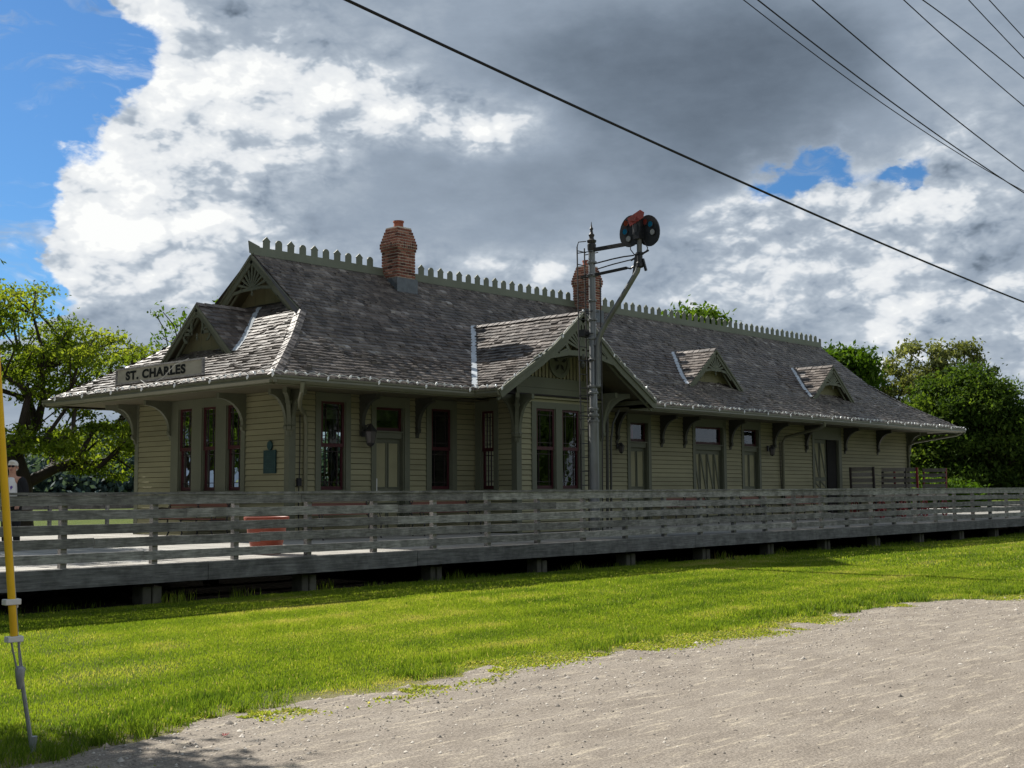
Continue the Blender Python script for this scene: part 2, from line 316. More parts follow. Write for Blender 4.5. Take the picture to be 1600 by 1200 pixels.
k=h.m('ADD',h.m('MULTIPLY',h.m('SUBTRACT',h.smooth(h.noise(p,58,3,.7),.32,.68),.5),.62),1.0); k=h.m('MULTIPLY',k,h.m('ADD',h.m('MULTIPLY',h.m('SUBTRACT',gr,.5),1.2),1.0)); vv=h.n('ShaderNodeCombineXYZ'); [h.put(vv.inputs[i],k) for i in range(3)]
c=h.mix(1.0,c,vv.outputs[0],'MULTIPLY')
c=h.mix(h.m('MULTIPLY',h.smooth(vo.outputs['Distance'],.30,.16),.45),c,h.ramp(vo.outputs['Color'],[(.1,(.12,.10,.09)),(.5,(.33,.29,.25)),(.9,(.66,.61,.53))]))
h.put(b.inputs['Base Color'],c); b.inputs['Roughness'].default_value=.9; b.inputs['Specular IOR Level'].default_value=.2
bp=h.n('ShaderNodeBump'); bp.inputs['Strength'].default_value=.45; bp.inputs['Distance'].default_value=.008; h.put(bp.inputs['Height'],h.m('ADD',gr,h.m('MULTIPLY',vo.outputs['Distance'],-.9))); h.put(b.inputs['Normal'],bp.outputs[0]); MT['gravel']=M
gp=MB(); xs=np.arange(-40,90,.12); top=[(x,edgeY(x)+random.uniform(-.035,.035),.004) for x in xs]; bot=[(x,-9,.004) for x in xs]
V=np.array(top+bot); n_=len(xs); Fq=np.array([(n_+i,n_+i+1,i+1,i) for i in range(n_-1)])
npmesh('gravel_path',V,Fq,MT['gravel'],np.random.rand(n_-1),kind='structure')
# small stones and grit lying on the path
ss=[]; nst=9000
xx=RNG.uniform(2.5,26,nst)**1.0; yy=np.array([edgeY(x) for x in xx])-RNG.power(1.6,nst)[::-1]*0-RNG.exponential(1.6,nst)
ok=(yy>.5)&(xx/np.maximum(yy,.1)<3.4); xx=xx[ok]; yy=yy[ok]; k=len(xx); s_=RNG.uniform(.004,.013,k)*(1+(RNG.random(k)>.97)*1.3)
oct_=np.array([(1,0,0),(0,1,0),(-1,0,0),(0,-1,0),(0,0,.8),(0,0,-.3)]); of=np.array([(0,1,4),(1,2,4),(2,3,4),(3,0,4)])
an=RNG.uniform(0,6.28,k); ca,sa=np.cos(an),np.sin(an); V=oct_[None]*s_[:,None,None]*RNG.uniform(.6,1.4,(k,1,3)); V=np.stack([V[...,0]*ca[:,None]-V[...,1]*sa[:,None],V[...,0]*sa[:,None]+V[...,1]*ca[:,None],V[...,2]],-1)+np.stack([xx,yy,np.full(k,.006)],-1)[:,None]
Fq=(of[None]+np.arange(k)[:,None,None]*6).reshape(-1,3)
MT['stone']=ramped('path_stone',[(0,(.16,.14,.12)),(.5,(.34,.30,.26)),(1,(.62,.57,.50))],.85)
npmesh('gravel_stones',V.reshape(-1,3),Fq,MT['stone'],np.repeat(RNG.random(k),4),nv=3,kind='stuff')
# ================================================================ GRASS
MT['grass']=leafmat('grass_blades',[(0,(.06,.115,.018)),(.35,(.14,.215,.026)),(.7,(.225,.30,.038)),(.88,(.30,.345,.07)),(.95,(.42,.38,.17)),(1,(.55,.5,.30))],.5)
def blades(x,y,hh,w,rn,lean=.5):
    n=len(x); a=RNG.uniform(0,6.28,n); l=RNG.uniform(.1,lean,n)*hh; b_=RNG.uniform(0,6.28,n)
    p0=np.stack([x-np.cos(a)*w,y-np.sin(a)*w,np.zeros(n)],-1); p1=np.stack([x+np.cos(a)*w,y+np.sin(a)*w,np.zeros(n)],-1)
    q=np.stack([x+np.cos(b_)*l*.35,y+np.sin(b_)*l*.35,hh*.6],-1); d=np.stack([np.cos(a)*w*.75,np.sin(a)*w*.75,np.zeros(n)],-1)
    t=np.stack([x+np.cos(b_)*l,y+np.sin(b_)*l,hh],-1)
    V=np.stack([p0,p1,q+d,q-d,t],1).reshape(-1,3); i=np.arange(n)[:,None]*5
    F=np.concatenate([i+np.array([0,1,2]),i+np.array([0,2,3]),i+np.array([3,2,4])],1).reshape(-1,3)
    return V,F,np.repeat(rn,3)
def fbm(x,y,s,seed):
    r=np.random.default_rng(seed); o_=np.zeros_like(x)
    for k in range(5):
        for j in range(3):
            a=r.uniform(0,6.28); f=s*2**k*r.uniform(.7,1.3); o_+=np.sin((x*math.cos(a)+y*math.sin(a))*f+r.uniform(0,6.28))*.5**k/3
    return o_
gv=[];gf=[];grn=[];base=0
def addbl(t):
    global base
    V,F,r=t; gv.append(V); gf.append(F+base); grn.append(r); base+=len(V)
EV=np.vectorize(edgeY)
def lawn(n,x0,x1,y1,hs,w):
    x=RNG.uniform(x0,x1,n); e=EV(x); y=RNG.uniform(0,1,n)*(y1-e-.0)+e+.0
    bare=fbm(x,y,.9,3)+fbm(x,y,2.2,9)*.5; d=y-e; keep=(x<4.2*y)&(x>.05*y)&(RNG.random(n)<np.clip(1.2-np.clip(bare-.75,0,1)*3,.55,1))&(RNG.random(n)<np.clip((d-.02)/.45+fbm(x,y,2.6,5)*.9,.08,1))
    x,y,d=x[keep],y[keep],d[keep]; n=len(x)
    tuft=np.clip(fbm(x,y,2.6,21)*1.4,0,1); tall=(d<.9)*np.clip(fbm(x,y,2.0,33)*2.2,0,1)
    H=hs*RNG.uniform(.5,1.25,n)*(1+.6*tuft+1.4*tall)*np.where(d<.22,.5,1)
    rn=np.clip(.53+.20*fbm(x*.55,y*1.3,.9,41)+.26*fbm(x*.7,y*1.4,4.2,43)+RNG.normal(0,.12,n)-.16*tall+ (d<.3)*.2+.2*np.clip(bare[keep]-.45,0,.5),0,.93); rn=np.where(RNG.random(n)<.03+.12*(d<.3),RNG.uniform(.9,1,n),rn)
    addbl(blades(x,y,H,w*RNG.uniform(.7,1.3,n),rn))
lawn(560000,.4,13,16.1,.022,.0030)
lawn(280000,12,24,16.1,.032,.0048)
lawn(190000,23,56,16.1,.038,.009)
# ragged longer tufts along the path edge
for k in range(520):
    cx_=RNG.uniform(3,24); cy_=edgeY(cx_)+RNG.uniform(.05,.75)**1.3
    if fbm(np.array([cx_]),np.array([cy_]),1.4,61)[0]<-.05: continue
    n=int(RNG.uniform(14,46)); addbl(blades(RNG.normal(cx_,.05,n),RNG.normal(cy_,.035,n),RNG.uniform(.04,.105,n),.0035 if cx_<13 else .006,np.clip(RNG.normal(.30,.16,n),0,.8),.9))
# under the platform edge: weeds; beyond the platform: rough lit lawn
x=RNG.uniform(3,45,9000); y=RNG.normal(16.2,.22,9000); kk=fbm(x,y,2,77)>.25; x=x[kk];y=y[kk]
addbl(blades(x,y,RNG.uniform(.03,.12,len(x)),.004,RNG.uniform(.05,.6,len(x))))
for cx_,cy_ in ((9.95,16.05),(10.2,16.2),(11.2,16.1),(12.9,16.2),(15.9,16.15),(19.2,16.1),(24.6,16.1),(27.2,16.05)):
    n=60; addbl(blades(RNG.normal(cx_,.13,n),RNG.normal(cy_,.08,n),RNG.uniform(.06,.22,n),.005,RNG.uniform(.2,.98,n)))
# yellow creeping plants along the path edge
n=70000; x=RNG.uniform(3,26,n); y=EV(x)+RNG.normal(-.03,.17,n); kk=fbm(x,y,1.6,91)+fbm(x,y,5,92)*.5>.02; x,y=x[kk],y[kk]; n=len(x)
addbl(blades(x,y,RNG.uniform(.008,.028,n),.010,RNG.uniform(.66,.99,n),2.5))
npmesh('grass',np.concatenate(gv),np.concatenate(gf),MT['grass'],np.concatenate(grn),nv=3,kind='stuff',label='short bright green lawn grass between the gravel path and the platform')
# fallen red leaf on the path
lf=MB(); lc=Vector((4.75,7.0,.012))
for k in range(5):
    a=-1.2+k*.6; d=Vector((math.cos(a),math.sin(a),.25)); q=Vector((-d.y,d.x,.0)); L_=.035 if k!=2 else .045
    lf.add([lc,lc+d*L_*.55+q*.009,lc+d*L_+Vector((0,0,.006)),lc+d*L_*.55-q*.009],[(0,1,2,3)])
lf.bar(lc,lc+Vector((-.03,-.01,.012)),.002,.002)
MT['redleaf']=painted('dry_red_leaf',(.30,.03,.02)); tag(lf.build('fallen_leaf',MT['redleaf']),'small dry red leaf lying on the gravel path','leaf')
# ================================================================ PLATFORM
DZ=.59; Yr=15.98
pf=thing('wooden_platform','long grey wooden station platform raised on dark piers','platform',(9,16,0))
db=MB()
# boards run across (along Y), gap every board; skip where the building stands
x=-6.0
while x<78:
    w=.142
    inside=16.42<x+w and x<46.45
    if inside:
        segs=[(16.0,21.62),(28.1,34.0)] if not (21.9<x+w and x<25.4) else [(16.0,20.15),(28.1,34.0)]
    else: segs=[(16.0,25.0+random.uniform(-.6,.6)),None]; segs[1]=(segs[0][1]+.004,34.0)
    for a,b_ in segs: db.box(x,x+w-.007,a,b_,DZ-.04,DZ+random.uniform(-.002,.002))
    x+=w
db.build('deck_board',MT['deck'],pf,kind='stuff')
rb=MB(); x=-6.5
while x<78:
    L_=4.25; rb.box(x,x+L_-.012,15.93,15.975,.318+random.uniform(-.006,.006),.583); x+=L_
rb.box(-6,78,16.03,16.07,.32,.545,.3); rb.box(-6,78,34.0,34.05,.32,.59,.5); rb.build('rim_board',MT['rim'],pf)
jb=MB()
for yy_ in (17.4,18.9,20.4,22.5,24,30,33): jb.box(-6,78,yy_,yy_+.09,.30,.545)
jb.build('joist',MT['darkwood'],pf)
pxs=[9.68+2.86*i for i in range(-5,24)]
for i,px_ in enumerate(pxs):
    c=MB(); w=random.uniform(.12,.15); c.box(px_-w,px_-.01,16.28-w,16.28+w,0,.25+random.uniform(0,.04)); c.box(px_+.005,px_+w,16.26-w,16.28+w,0,.24+random.uniform(0,.04)); po=c.build('pier',MT['concrete'],pf,bevel=.01)
    c=MB(); c.box(px_-.07,px_+.07,16.21,16.35,.24,.32); c.build('pier_post',MT['darkwood'],po)
for i,px_ in enumerate(pxs):
    for yy_ in (18.95,33.6):
        c=MB(); c.box(px_-.1,px_+.1,yy_-.1,yy_+.1,0,.31); c.build('pier',MT['darkwood'],pf)
# ================================================================ RAILINGS
def railing(name,label,xs,y,rows,side,xa,xb,cap=True):
    t=thing(name,label,'railing',((xa+xb)/2,y,DZ),'platform railings')
    for x in xs:
        c=MB(); yo=y+.045*side; c.box(x-.045,x+.045,min(yo,yo+.09*side),max(yo,yo+.09*side),DZ-.0,1.585,random.random()); c.build('post',MT['rail'],t)
    for ri,(z0,z1) in enumerate(rows):
        x=xa-random.uniform(0,2)
        while x<xb:
            L_=1.395*random.choice((2,3,3,4)); x1=min(x+L_,xb); c=MB()
            dz=random.uniform(-.009,.009); dz2=random.uniform(-.009,.009); r=random.random(); y0,y1=(y-.0,y+.038) if side>0 else (y-.038,y)
            n=6; vs=[];fs=[]
            for k in range(n+1):
                q=x+(x1-.006-x)*k/n; zz=dz+(dz2-dz)*k/n+random.uniform(-.0025,.0025)
                vs+=[(q,y0,z0+zz),(q,y1,z0+zz),(q,y1,z1+zz),(q,y0,z1+zz)]
            for k in range(n):
                i=k*4; fs+=[(i+j,i+4+j,i+4+(j+1)%4,i+(j+1)%4) for j in range(4)]
            fs+=[(0,1,2,3),(n*4+3,n*4+2,n*4+1,n*4)]
            c.add(vs,fs,r); c.build('rail_board',MT['rail'],t); x=x1
    if cap:
        c=MB(); x=xa
        while x<xb:
            x1=min(x+4.2,xb); c.box(x,x1-.008,y-.02,y+.15,1.588,1.624); x=x1
        c.build('cap_board',MT['rail'],t)
    return t
rows=[(1.45,1.583),(1.25,1.383),(1.05,1.183),(.85,.985),(.655,.782)]
railing('platform_railing','weathered grey board railing along the front edge of the platform',[8.24+1.3985*i for i in range(-7,47)],Yr-.02,rows,1,-2,74)
railing('platform_railing','grey board railing along the far edge of the platform behind the station',[8.0+1.8*i for i in range(-6,36)],34.0,[(1.43,1.58),(1.16,1.29),(.9,1.02)],-1,-4,74)
# ================================================================ STATION
XW0,XW1,YW0,YW1=16.30,46.58,21.70,28.02
X0,X1,Y0,Y1=14.72,48.15,20.13,29.59
ZE=3.97; YC=24.86; XG0,XG1=17.5,45.5
PS=[0,.75,1.4,1.9,2.5,4.73]; PZ=[ZE,4.42,4.80,5.14,5.62,7.45]
def pz(s): return float(np.interp(s,PS,PZ)) if s<=4.73 else 7.45
arc=[0]
for i in range(5): arc.append(arc[-1]+math.hypot(PS[i+1]-PS[i],PZ[i+1]-PZ[i]))
def s_of(a): return float(np.interp(a,arc,PS))
XC=23.42; HW=2.97; XL=XC-HW; YG=19.30     # cross gable
dep=thing('station_house','olive clapboard railway station with a shingled hip and gable roof','building',(31.4,24.9,.59))
SB=MB()    # all shingles of the main roof go in per-slope meshes
def shingles(name,org,u,n,ulim,smax,zf,exp=.158,parent=None,clip=None,s0=0.0,w0=.17,arcf=None,mat='shingle'):
    """courses of shingles: org eave point (x,y), u along the eave, n inward; ulim(s)->(a,b); zf(s) height"""
    mb=MB(); o=Vector((org[0],org[1],0)); u=Vector((u[0],u[1],0)); n=Vector((n[0],n[1],0)); s=s0
    hor=Vector((0,0,1)); k=0
    while s<smax-.02:
        # advance by slope distance
        sl=(zf(min(s+.05,smax))-zf(s))/.05; ds=exp/math.sqrt(1+sl*sl); s1=min(s+ds*1.25,smax); ms=(s+s+ds)/2
        a,b=ulim(ms); x=a-random.uniform(0,w0); row=random.uniform(-.12,.12)
        while x<b:
            w=w0*random.uniform(.55,1.35); xa=max(x+.003,a); xb=min(x+w-.004,b); x+=w
            if xb-xa<.02: continue
            if clip and not clip(o+u*((xa+xb)/2)+n*s): continue
            j=random.uniform(-.012,.012); sa=max(s+j,0); hh=.034+random.uniform(0,.022)*(1+(random.random()>.85)*1.1); tw=random.uniform(-.004,.004)
            p=lambda uu,ss,dz: (o+u*uu+n*ss+Vector((0,0,zf(ss)+dz)))
            r=min(1,max(0,random.betavariate(2.2,2.6)+row))
            mb.add([p(xa,sa,.0),p(xb,sa,.0),p(xa,sa,hh+tw),p(xb,sa,hh-tw),p(xa,s1,.007),p(xb,s1,.007)],[(0,1,3,2),(2,3,5,4),(0,2,4),(1,5,3)],r)
        s+=ds; k+=1
    return mb.build(name,MT[mat],parent)
def slab(pts_top,th=.06,mb=None,r=.5):
    mb=mb or MB(); k=len(pts_top); t=[Vector(p) for p in pts_top]; nn=(t[1]-t[0]).cross(t[2]-t[0]).normalized()
    if nn.z<0: nn=-nn
    bq=[p-nn*th for p in t]; mb.add(t+bq,[tuple(range(k)),tuple(range(2*k-1,k-1,-1))]+[(i,(i+1)%k,(i+1)%k+k,i+k) for i in range(k)],r); return mb
# wall openings ---------------------------------------------------------------
def wall(name,o,u,L,z0,z1,ops,nrm,siding=True,sp=.1275):
    """wall plane through o along unit u, outward normal nrm, openings (u0,u1,z0,z1)"""
    o=Vector((o[0],o[1],0)); u=Vector((u[0],u[1],0)); nv=Vector((nrm[0],nrm[1],0)); mb=MB()
    us=sorted({0,L}|{q for a in ops for q in a[:2]}); zs=sorted({z0,z1}|{q for a in ops for q in a[2:]})
    for i in range(len(us)-1):
        for j in range(len(zs)-1):
            cu=(us[i]+us[i+1])/2; cz=(zs[j]+zs[j+1])/2
            if any(a[0]<cu<a[1] and a[2]<cz<a[3] for a in ops): continue
            P=lambda a,z,d: o+u*a+Vector((0,0,z))-nv*d
            for d in (.0,.14): mb.add([P(us[i],zs[j],d),P(us[i+1],zs[j],d),P(us[i+1],zs[j+1],d),P(us[i],zs[j+1],d)],[(0,1,2,3)],.5)
    for a in ops:   # reveals
        P=lambda q,z,d: o+u*q+Vector((0,0,z))-nv*d
        A,B_,C_,D_=a; q=[(A,C_),(B_,C_),(B_,D_),(A,D_)]
        for k in range(4):
            (m1,n1),(m2,n2)=q[k],q[(k+1)%4]; mb.add([P(m1,n1,0),P(m2,n2,0),P(m2,n2,.14),P(m1,n1,.14)],[(0,1,2,3)],.5)
    w=mb.build(name,MT['wallback'],dep)
    sb=MB(); z=z0
    while z<z1-.01:
        zt=min(z+sp,z1); cz=(z+zt)/2; iv=[(0,L)]
        for a in ops:
            if a[2]-.02<cz<a[3]+.02:
                nw=[]
                for p_,q_ in iv:
                    if a[0]>p_: nw.append((p_,min(q_,a[0])))
                    if a[1]<q_: nw.append((max(p_,a[1]),q_))
                iv=[t for t in nw if t[1]-t[0]>.01]
        for p_,q_ in iv:
            x=p_
            while x<q_-.01:
                e=min(q_,x+random.uniform(2.2,4.6))
                if q_-e<.4: e=q_
                P=lambda a,zz,d: o+u*a+Vector((0,0,zz))+nv*d
                j=random.uniform(-.0015,.0015)
                sb.add([P(x,z+j+.014,.0015),P(e-.002,z+j+.014,.0015),P(e-.002,z+j+.014,.030),P(x,z+j+.014,.030),P(x,zt-.001,.012),P(e-.002,zt-.001,.012)],[(0,1,2,3),(3,2,5,4)])
                x=e
        z=zt
    if siding: sb.build('clapboard_siding',MT['siding'],w)
    return w
def frame3(o,u,nrm):
    o=Vector((o[0],o[1],0)); u=Vector((u[0],u[1],0)); nv=Vector((nrm[0],nrm[1],0))
    return lambda a,z,d=0.0: o+u*a+Vector((0,0,z))+nv*d
def fbox(mb,P,a0,a1,z0,z1,d0,d1,r=None):
    mb.add([P(a0,z0,d0),P(a1,z0,d0),P(a1,z0,d1),P(a0,z0,d1),P(a0,z1,d0),P(a1,z1,d0),P(a1,z1,d1),P(a0,z1,d1)],[(0,3,2,1),(4,5,6,7),(0,1,5,4),(1,2,6,5),(2,3,7,6),(3,0,4,7)],r)
def sash(P,a0,a1,z0,z1,d,parent,border=True):
    mb=MB(); w=.055; fbox(mb,P,a0,a0+w,z0,z1,d-.04,d); fbox(mb,P,a1-w,a1,z0,z1,d-.04,d); fbox(mb,P,a0+w,a1-w,z0,z0+w*1.5,d-.04,d-.001); fbox(mb,P,a0+w,a1-w,z1-w,z1,d-.04,d-.001)
    s_=mb.build('sash',MT['sash'],parent)
    if border:
        mb=MB(); q=.125
        for a in (a0+w+q-.03,a1-w-q+.03): fbox(mb,P,a-.008,a+.008,z0+w,z1-w,d-.035,d-.008)
        for z in (z0+w+q,z1-w-q+.02): fbox(mb,P,a0+w,a1-w,z-.008,z+.008,d-.034,d-.009)
        mb.build('muntin',MT['muntin'],s_)
    mb=MB(); mb.add([P(a0+w*.9,z0+w,d-.025),P(a1-w*.9,z0+w,d-.025),P(a1-w*.9,z1-w*.9,d-.025),P(a0+w*.9,z1-w*.9,d-.025)],[(0,1,2,3)]); mb.build('pane',MT['glass'],s_)
def window(P,ops,z0,z1,c0,c1,top,name='window',parent=None,zm=None,label=None):
    """ops: list of glass openings; c0,c1 outer casing; top = casing top"""
    mb=MB(); xs=[c0]+[q for a in ops for q in a]+[c1]
    for i in range(0,len(xs),2): fbox(mb,P,xs[i],xs[i+1],z0-.06,top,.004,.05,.5)
    for a,b_ in ops:
        fbox(mb,P,a,b_,z1,top,.004,.048,.5)
        for (q,w) in ((a,.03),(b_-.03,.03)): fbox(mb,P,q,q+w,z0,z1,-.12,.02,.45)
    f=mb.build(name,MT['trim'],dep)
    if label: f['label']=label
    mb=MB(); fbox(mb,P,c0-.04,c1+.04,z0-.13,z0-.06,.002,.09,.5)
    for a,b_ in ops: fbox(mb,P,a,b_,z0-.06,z0,-.12,.045,.5)
    mb.build('sill',MT['trim'],f)
    zm=zm or (z0+z1)/2
    for a,b_ in ops:
        sash(P,a+.03,b_-.03,zm-.03,z1,.008,f); sash(P,a+.03,b_-.03,z0,zm+.03,-.034,f)
    return f
def door(P,a0,a1,c0,c1,zt,ztr,top,panels,hand=True,diag=False,label=None,low=.59):
    mb=MB(); fbox(mb,P,c0,a0,low,top,.004,.05,.5); fbox(mb,P,a1,c1,low,top,.004,.05,.5); fbox(mb,P,a0,a1,(ztr if ztr else zt),top,.004,.048,.5)
    for q in (a0,a1-.03): fbox(mb,P,q,q+.03,low,(ztr or zt),-.14,.02,.45)
    cs=mb.build('door',MT['trim'],dep)
    if label: cs['label']=label
    d=-.10; mb=MB(); mb2=MB(); A,B_=a0+.03,a1-.03; fbox(mb,P,A,B_,low+.01,zt,d-.04,d,.5)
    st=.1
    for (u0,u1,v0,v1) in panels:   # panel fractions
        p0=A+(B_-A)*u0; p1=A+(B_-A)*u1; q0=low+(zt-low)*v0; q1=low+(zt-low)*v1
        fbox(mb2,P,p0,p1,q0,q1,d+.001,d+.006,.6)
        for (e0,e1,f0,f1) in ((p0-.02,p0,q0-.02,q1+.02),(p1,p1+.02,q0-.02,q1+.02),(p0,p1,q1,q1+.02),(p0,p1,q0-.02,q0)): fbox(mb,P,e0,e1,f0,f1,d+.001,d+.022,.4)
        if diag: mb.bar(P(p0,q1,d+.02),P(p1,q0+.05,d+.02),.02,.06,up=P(0,1,0)-P(0,0,0))
    lf=mb.build('door_leaf',MT['trim'],cs); mb2.build('door_panel',MT['siding'],lf)
    if hand:
        mb=MB(); mb.bar(P(A+.05,1.5,d+.05),P(A+.05,1.92,d+.05),.04,.04); fbox(mb,P,A+.03,A+.07,1.5,1.54,d,d+.05); fbox(mb,P,A+.03,A+.07,1.88,1.92,d,d+.05); mb.build('door_handle',MT['whiteplastic'],lf)
    if ztr:
        mb=MB(); fbox(mb,P,a0,a1,zt,zt+.14,-.14,-.02,.5); fbox(mb,P,a0,a1,zt+.14,zt+.17,-.14,.03,.5); mb.build('transom_bar',MT['trim'],cs)
        sash(P,a0+.03,a1-.03,zt+.17,ztr,-.06,cs,border=False)
    return cs
# ---- front wall
TOPZ=3.83
opF=[(17.12-XW0,17.84-XW0,1.66,3.64),(18.74-XW0,19.63-XW0,.59,3.60),(20.5-XW0,21.2-XW0,1.66,3.62),(28.42-XW0,29.28-XW0,.59,3.60),(31.72-XW0,33.28-XW0,.59,3.60),(34.5-XW0,35.4-XW0,.59,3.60),(39.08-XW0,40.85-XW0,.59,3.42)]
wall('wall',(XW0,YW0),(1,0),22.02-XW0,.59,TOPZ+.02,[o_ for o_ in opF if o_[1]<5.6],(0,-1))
o2=25.28; wall('wall',(o2,YW0),(1,0),XW1-o2,.59,TOPZ+.02,[(a-(o2-XW0),b_-(o2-XW0),c_,d_) for a,b_,c_,d_ in opF if a>5.7],(0,-1))
PF=frame3((0,YW0),(1,0),(0,-1))
window(PF,[(17.12,17.84)],1.66,3.64,16.98,17.98,TOPZ)
window(PF,[(20.5,21.2)],1.66,3.62,20.34,21.36,TOPZ)
std=[(.12,.46,.34,.96),(.56,.90,.34,.96),(.12,.90,.06,.27)]
std=[(.10,.44,.50,.95),(.56,.90,.50,.95),(.10,.90,.34,.44),(.10,.44,.07,.28),(.56,.90,.07,.28)]
door(PF,18.74,19.63,18.60,19.79,2.86,3.58,TOPZ,std,label='tan panelled door with transom between the two left windows')
door(PF,28.42,29.28,28.28,29.42,2.86,3.58,TOPZ,std,label='tan panelled door right of the signal mast')
door(PF,31.72,33.28,31.58,33.44,2.86,3.58,TOPZ,[(.05,.21,.42,.94),(.27,.47,.42,.94),(.53,.73,.42,.94),(.79,.95,.42,.94),(.05,.47,.1,.34),(.53,.95,.1,.34)],hand=False,diag=True,label='double braced door with a glazed transom')
door(PF,34.5,35.4,34.36,35.52,2.86,3.58,TOPZ,std,hand=False,label='narrow panelled door right of the double door')
door(PF,39.08,40.85,38.94,41.05,3.38,None,TOPZ,[(.07,.27,.52,.95),(.34,.55,.52,.95),(.07,.27,.38,.47),(.34,.55,.38,.47),(.07,.27,.14,.33),(.34,.55,.14,.33)],hand=False,diag=True,label='tall freight door standing half open')
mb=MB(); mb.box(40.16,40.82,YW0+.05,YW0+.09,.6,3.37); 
mb.build('doorway_shade',MT['dark'],dep)  # dark slab in front of the leaf stands for the shade inside the doorway
# ---- left wall (faces -X)
PL=frame3((XW0,0),(0,1),(-1,0))
gl3=[(23.46,24.04),(24.46,25.04),(25.46,26.04)]
wall('wall',(XW0,YW0),(0,1),YW1-YW0,.59,TOPZ+.02,[(a-YW0,b_-YW0,1.66,3.62) for a,b_ in gl3],(-1,0))
window(PL,gl3,1.66,3.62,23.30,26.36,TOPZ,label='group of three tall red-framed windows')
# ---- right and rear walls
wall('wall',(XW1,YW0),(0,1),YW1-YW0,.59,TOPZ+.02,[],(1,0))
opR=[(17.3-XW0,18.35-XW0,1.3,3.6),(21.6-XW0,23.5-XW0,.7,3.4),(30-XW0,31-XW0,1.6,3.5)]
wall('wall',(XW0,YW1),(1,0),XW1-XW0,.59,TOPZ+.02,opR,(0,1))
PR=frame3((0,YW1),(1,0),(0,1))
window(PR,[(17.3,18.35)],1.3,3.6,17.16,18.49,TOPZ); window(PR,[(21.6,22.5),(22.6,23.5)],.8,3.4,21.46,23.64,TOPZ); window(PR,[(30,31)],1.6,3.5,29.86,31.14,TOPZ)
# ---- bay
BX0,BX1,BY=22.02,25.28,20.25
wall('wall',(BX0,BY),(0,1),YW0-BY,.59,TOPZ+.1,[(20.98-BY,21.44-BY,1.66,3.6)],(-1,0))
PBL=frame3((BX0,0),(0,1),(-1,0)); window(PBL,[(20.98,21.44)],1.66,3.6,20.84,21.62,TOPZ+.05,label='narrow dark window in the side of the bay')
wall('wall',(BX1,BY),(0,1),YW0-BY,.59,TOPZ+.1,[],(1,0))
wall('wall',(BX0,BY),(1,0),BX1-BX0,.59,3.90,[(22.70-BX0,23.44-BX0,1.66,3.66),(23.68-BX0,24.40-BX0,1.66,3.66)],(0,-1))
PB=frame3((0,BY),(1,0),(0,-1)); window(PB,[(22.70,23.44),(23.68,24.40)],1.66,3.66,22.53,24.56,3.82,label='paired red-framed windows in the front of the bay')
# bay frieze, ledge, board and batten gable with sawtooth edge, medallion
mb=MB(); fbox(mb,PB,BX0-.02,BX1+.02,3.96,4.17,.004,.035,.45); fbox(mb,PB,BX0-.02,BX1+.02,4.175,4.44,.004,.040,.55); mb.build('frieze',MT['trim'],dep)
mb=MB(); fbox(mb,PB,BX0-.04,BX1+.04,3.905,3.955,.0,.085,.6); mb.build('ledge',MT['siding'],dep)
mb=MB(); x=BX0-.55
while x<BX1+.55:
    zt=pz(min(x-XL,XL+2*HW-x))-.10
    if zt>4.42 and x>XL:
        zb=4.42 if BX0-.05<x<BX1 else 4.50
        mb.add([PB(x,zb+.06,.03),PB(x+.045,zb-.03,.03),PB(x+.09,zb+.06,.03),PB(x+.09,zt,.03),PB(x,zt,.03),PB(x,zb+.06,.0),PB(x+.045,zb-.03,.0),PB(x+.09,zb+.06,.0),PB(x+.09,zt,0),PB(x,zt,0)],[(0,1,2,3,4),(0,5,6,1),(1,6,7,2),(2,7,8,3),(0,4,9,5)])
    x+=.135
mb.build('gable_boards',MT['gableback'],dep)
mb=MB(); xs_=[q for q in np.linspace(XC-2.2,XC+2.2,23)]
for q0,q1 in zip(xs_[:-1],xs_[1:]):
    t0,t1=pz(HW-abs(q0-XC))-.16,pz(HW-abs(q1-XC))-.16
    if min(t0,t1)>4.46: mb.add([PB(q0,4.44,-.01),PB(q1,4.44,-.01),PB(q1,t1,-.01),PB(q0,t0,-.01)],[(0,1,2,3)],.5)
mb.build('gable_backing',MT['darktrim'],dep)
md=MB(); md.lathe((23.58,BY-.03,4.86),[(.0,-.02),(.30,-.02),(.30,-.05),(.40,-.05),(.40,0)],28,axis='y'); mdo=md.build('medallion',MT['trim'],dep,smooth=True)
md=MB()
for k in range(5):
    a=k*2*math.pi/5+.3; c=Vector((23.58+.16*math.cos(a),BY-.085,4.86+.16*math.sin(a))); d=Vector((math.cos(a),0,math.sin(a))); q=Vector((-d.z,0,d.x))
    md.add([c-d*.10,c+q*.045,c+d*.11,c-q*.045],[(0,1,2,3)],0)
md.build('medallion_slot',MT['dark'],mdo)
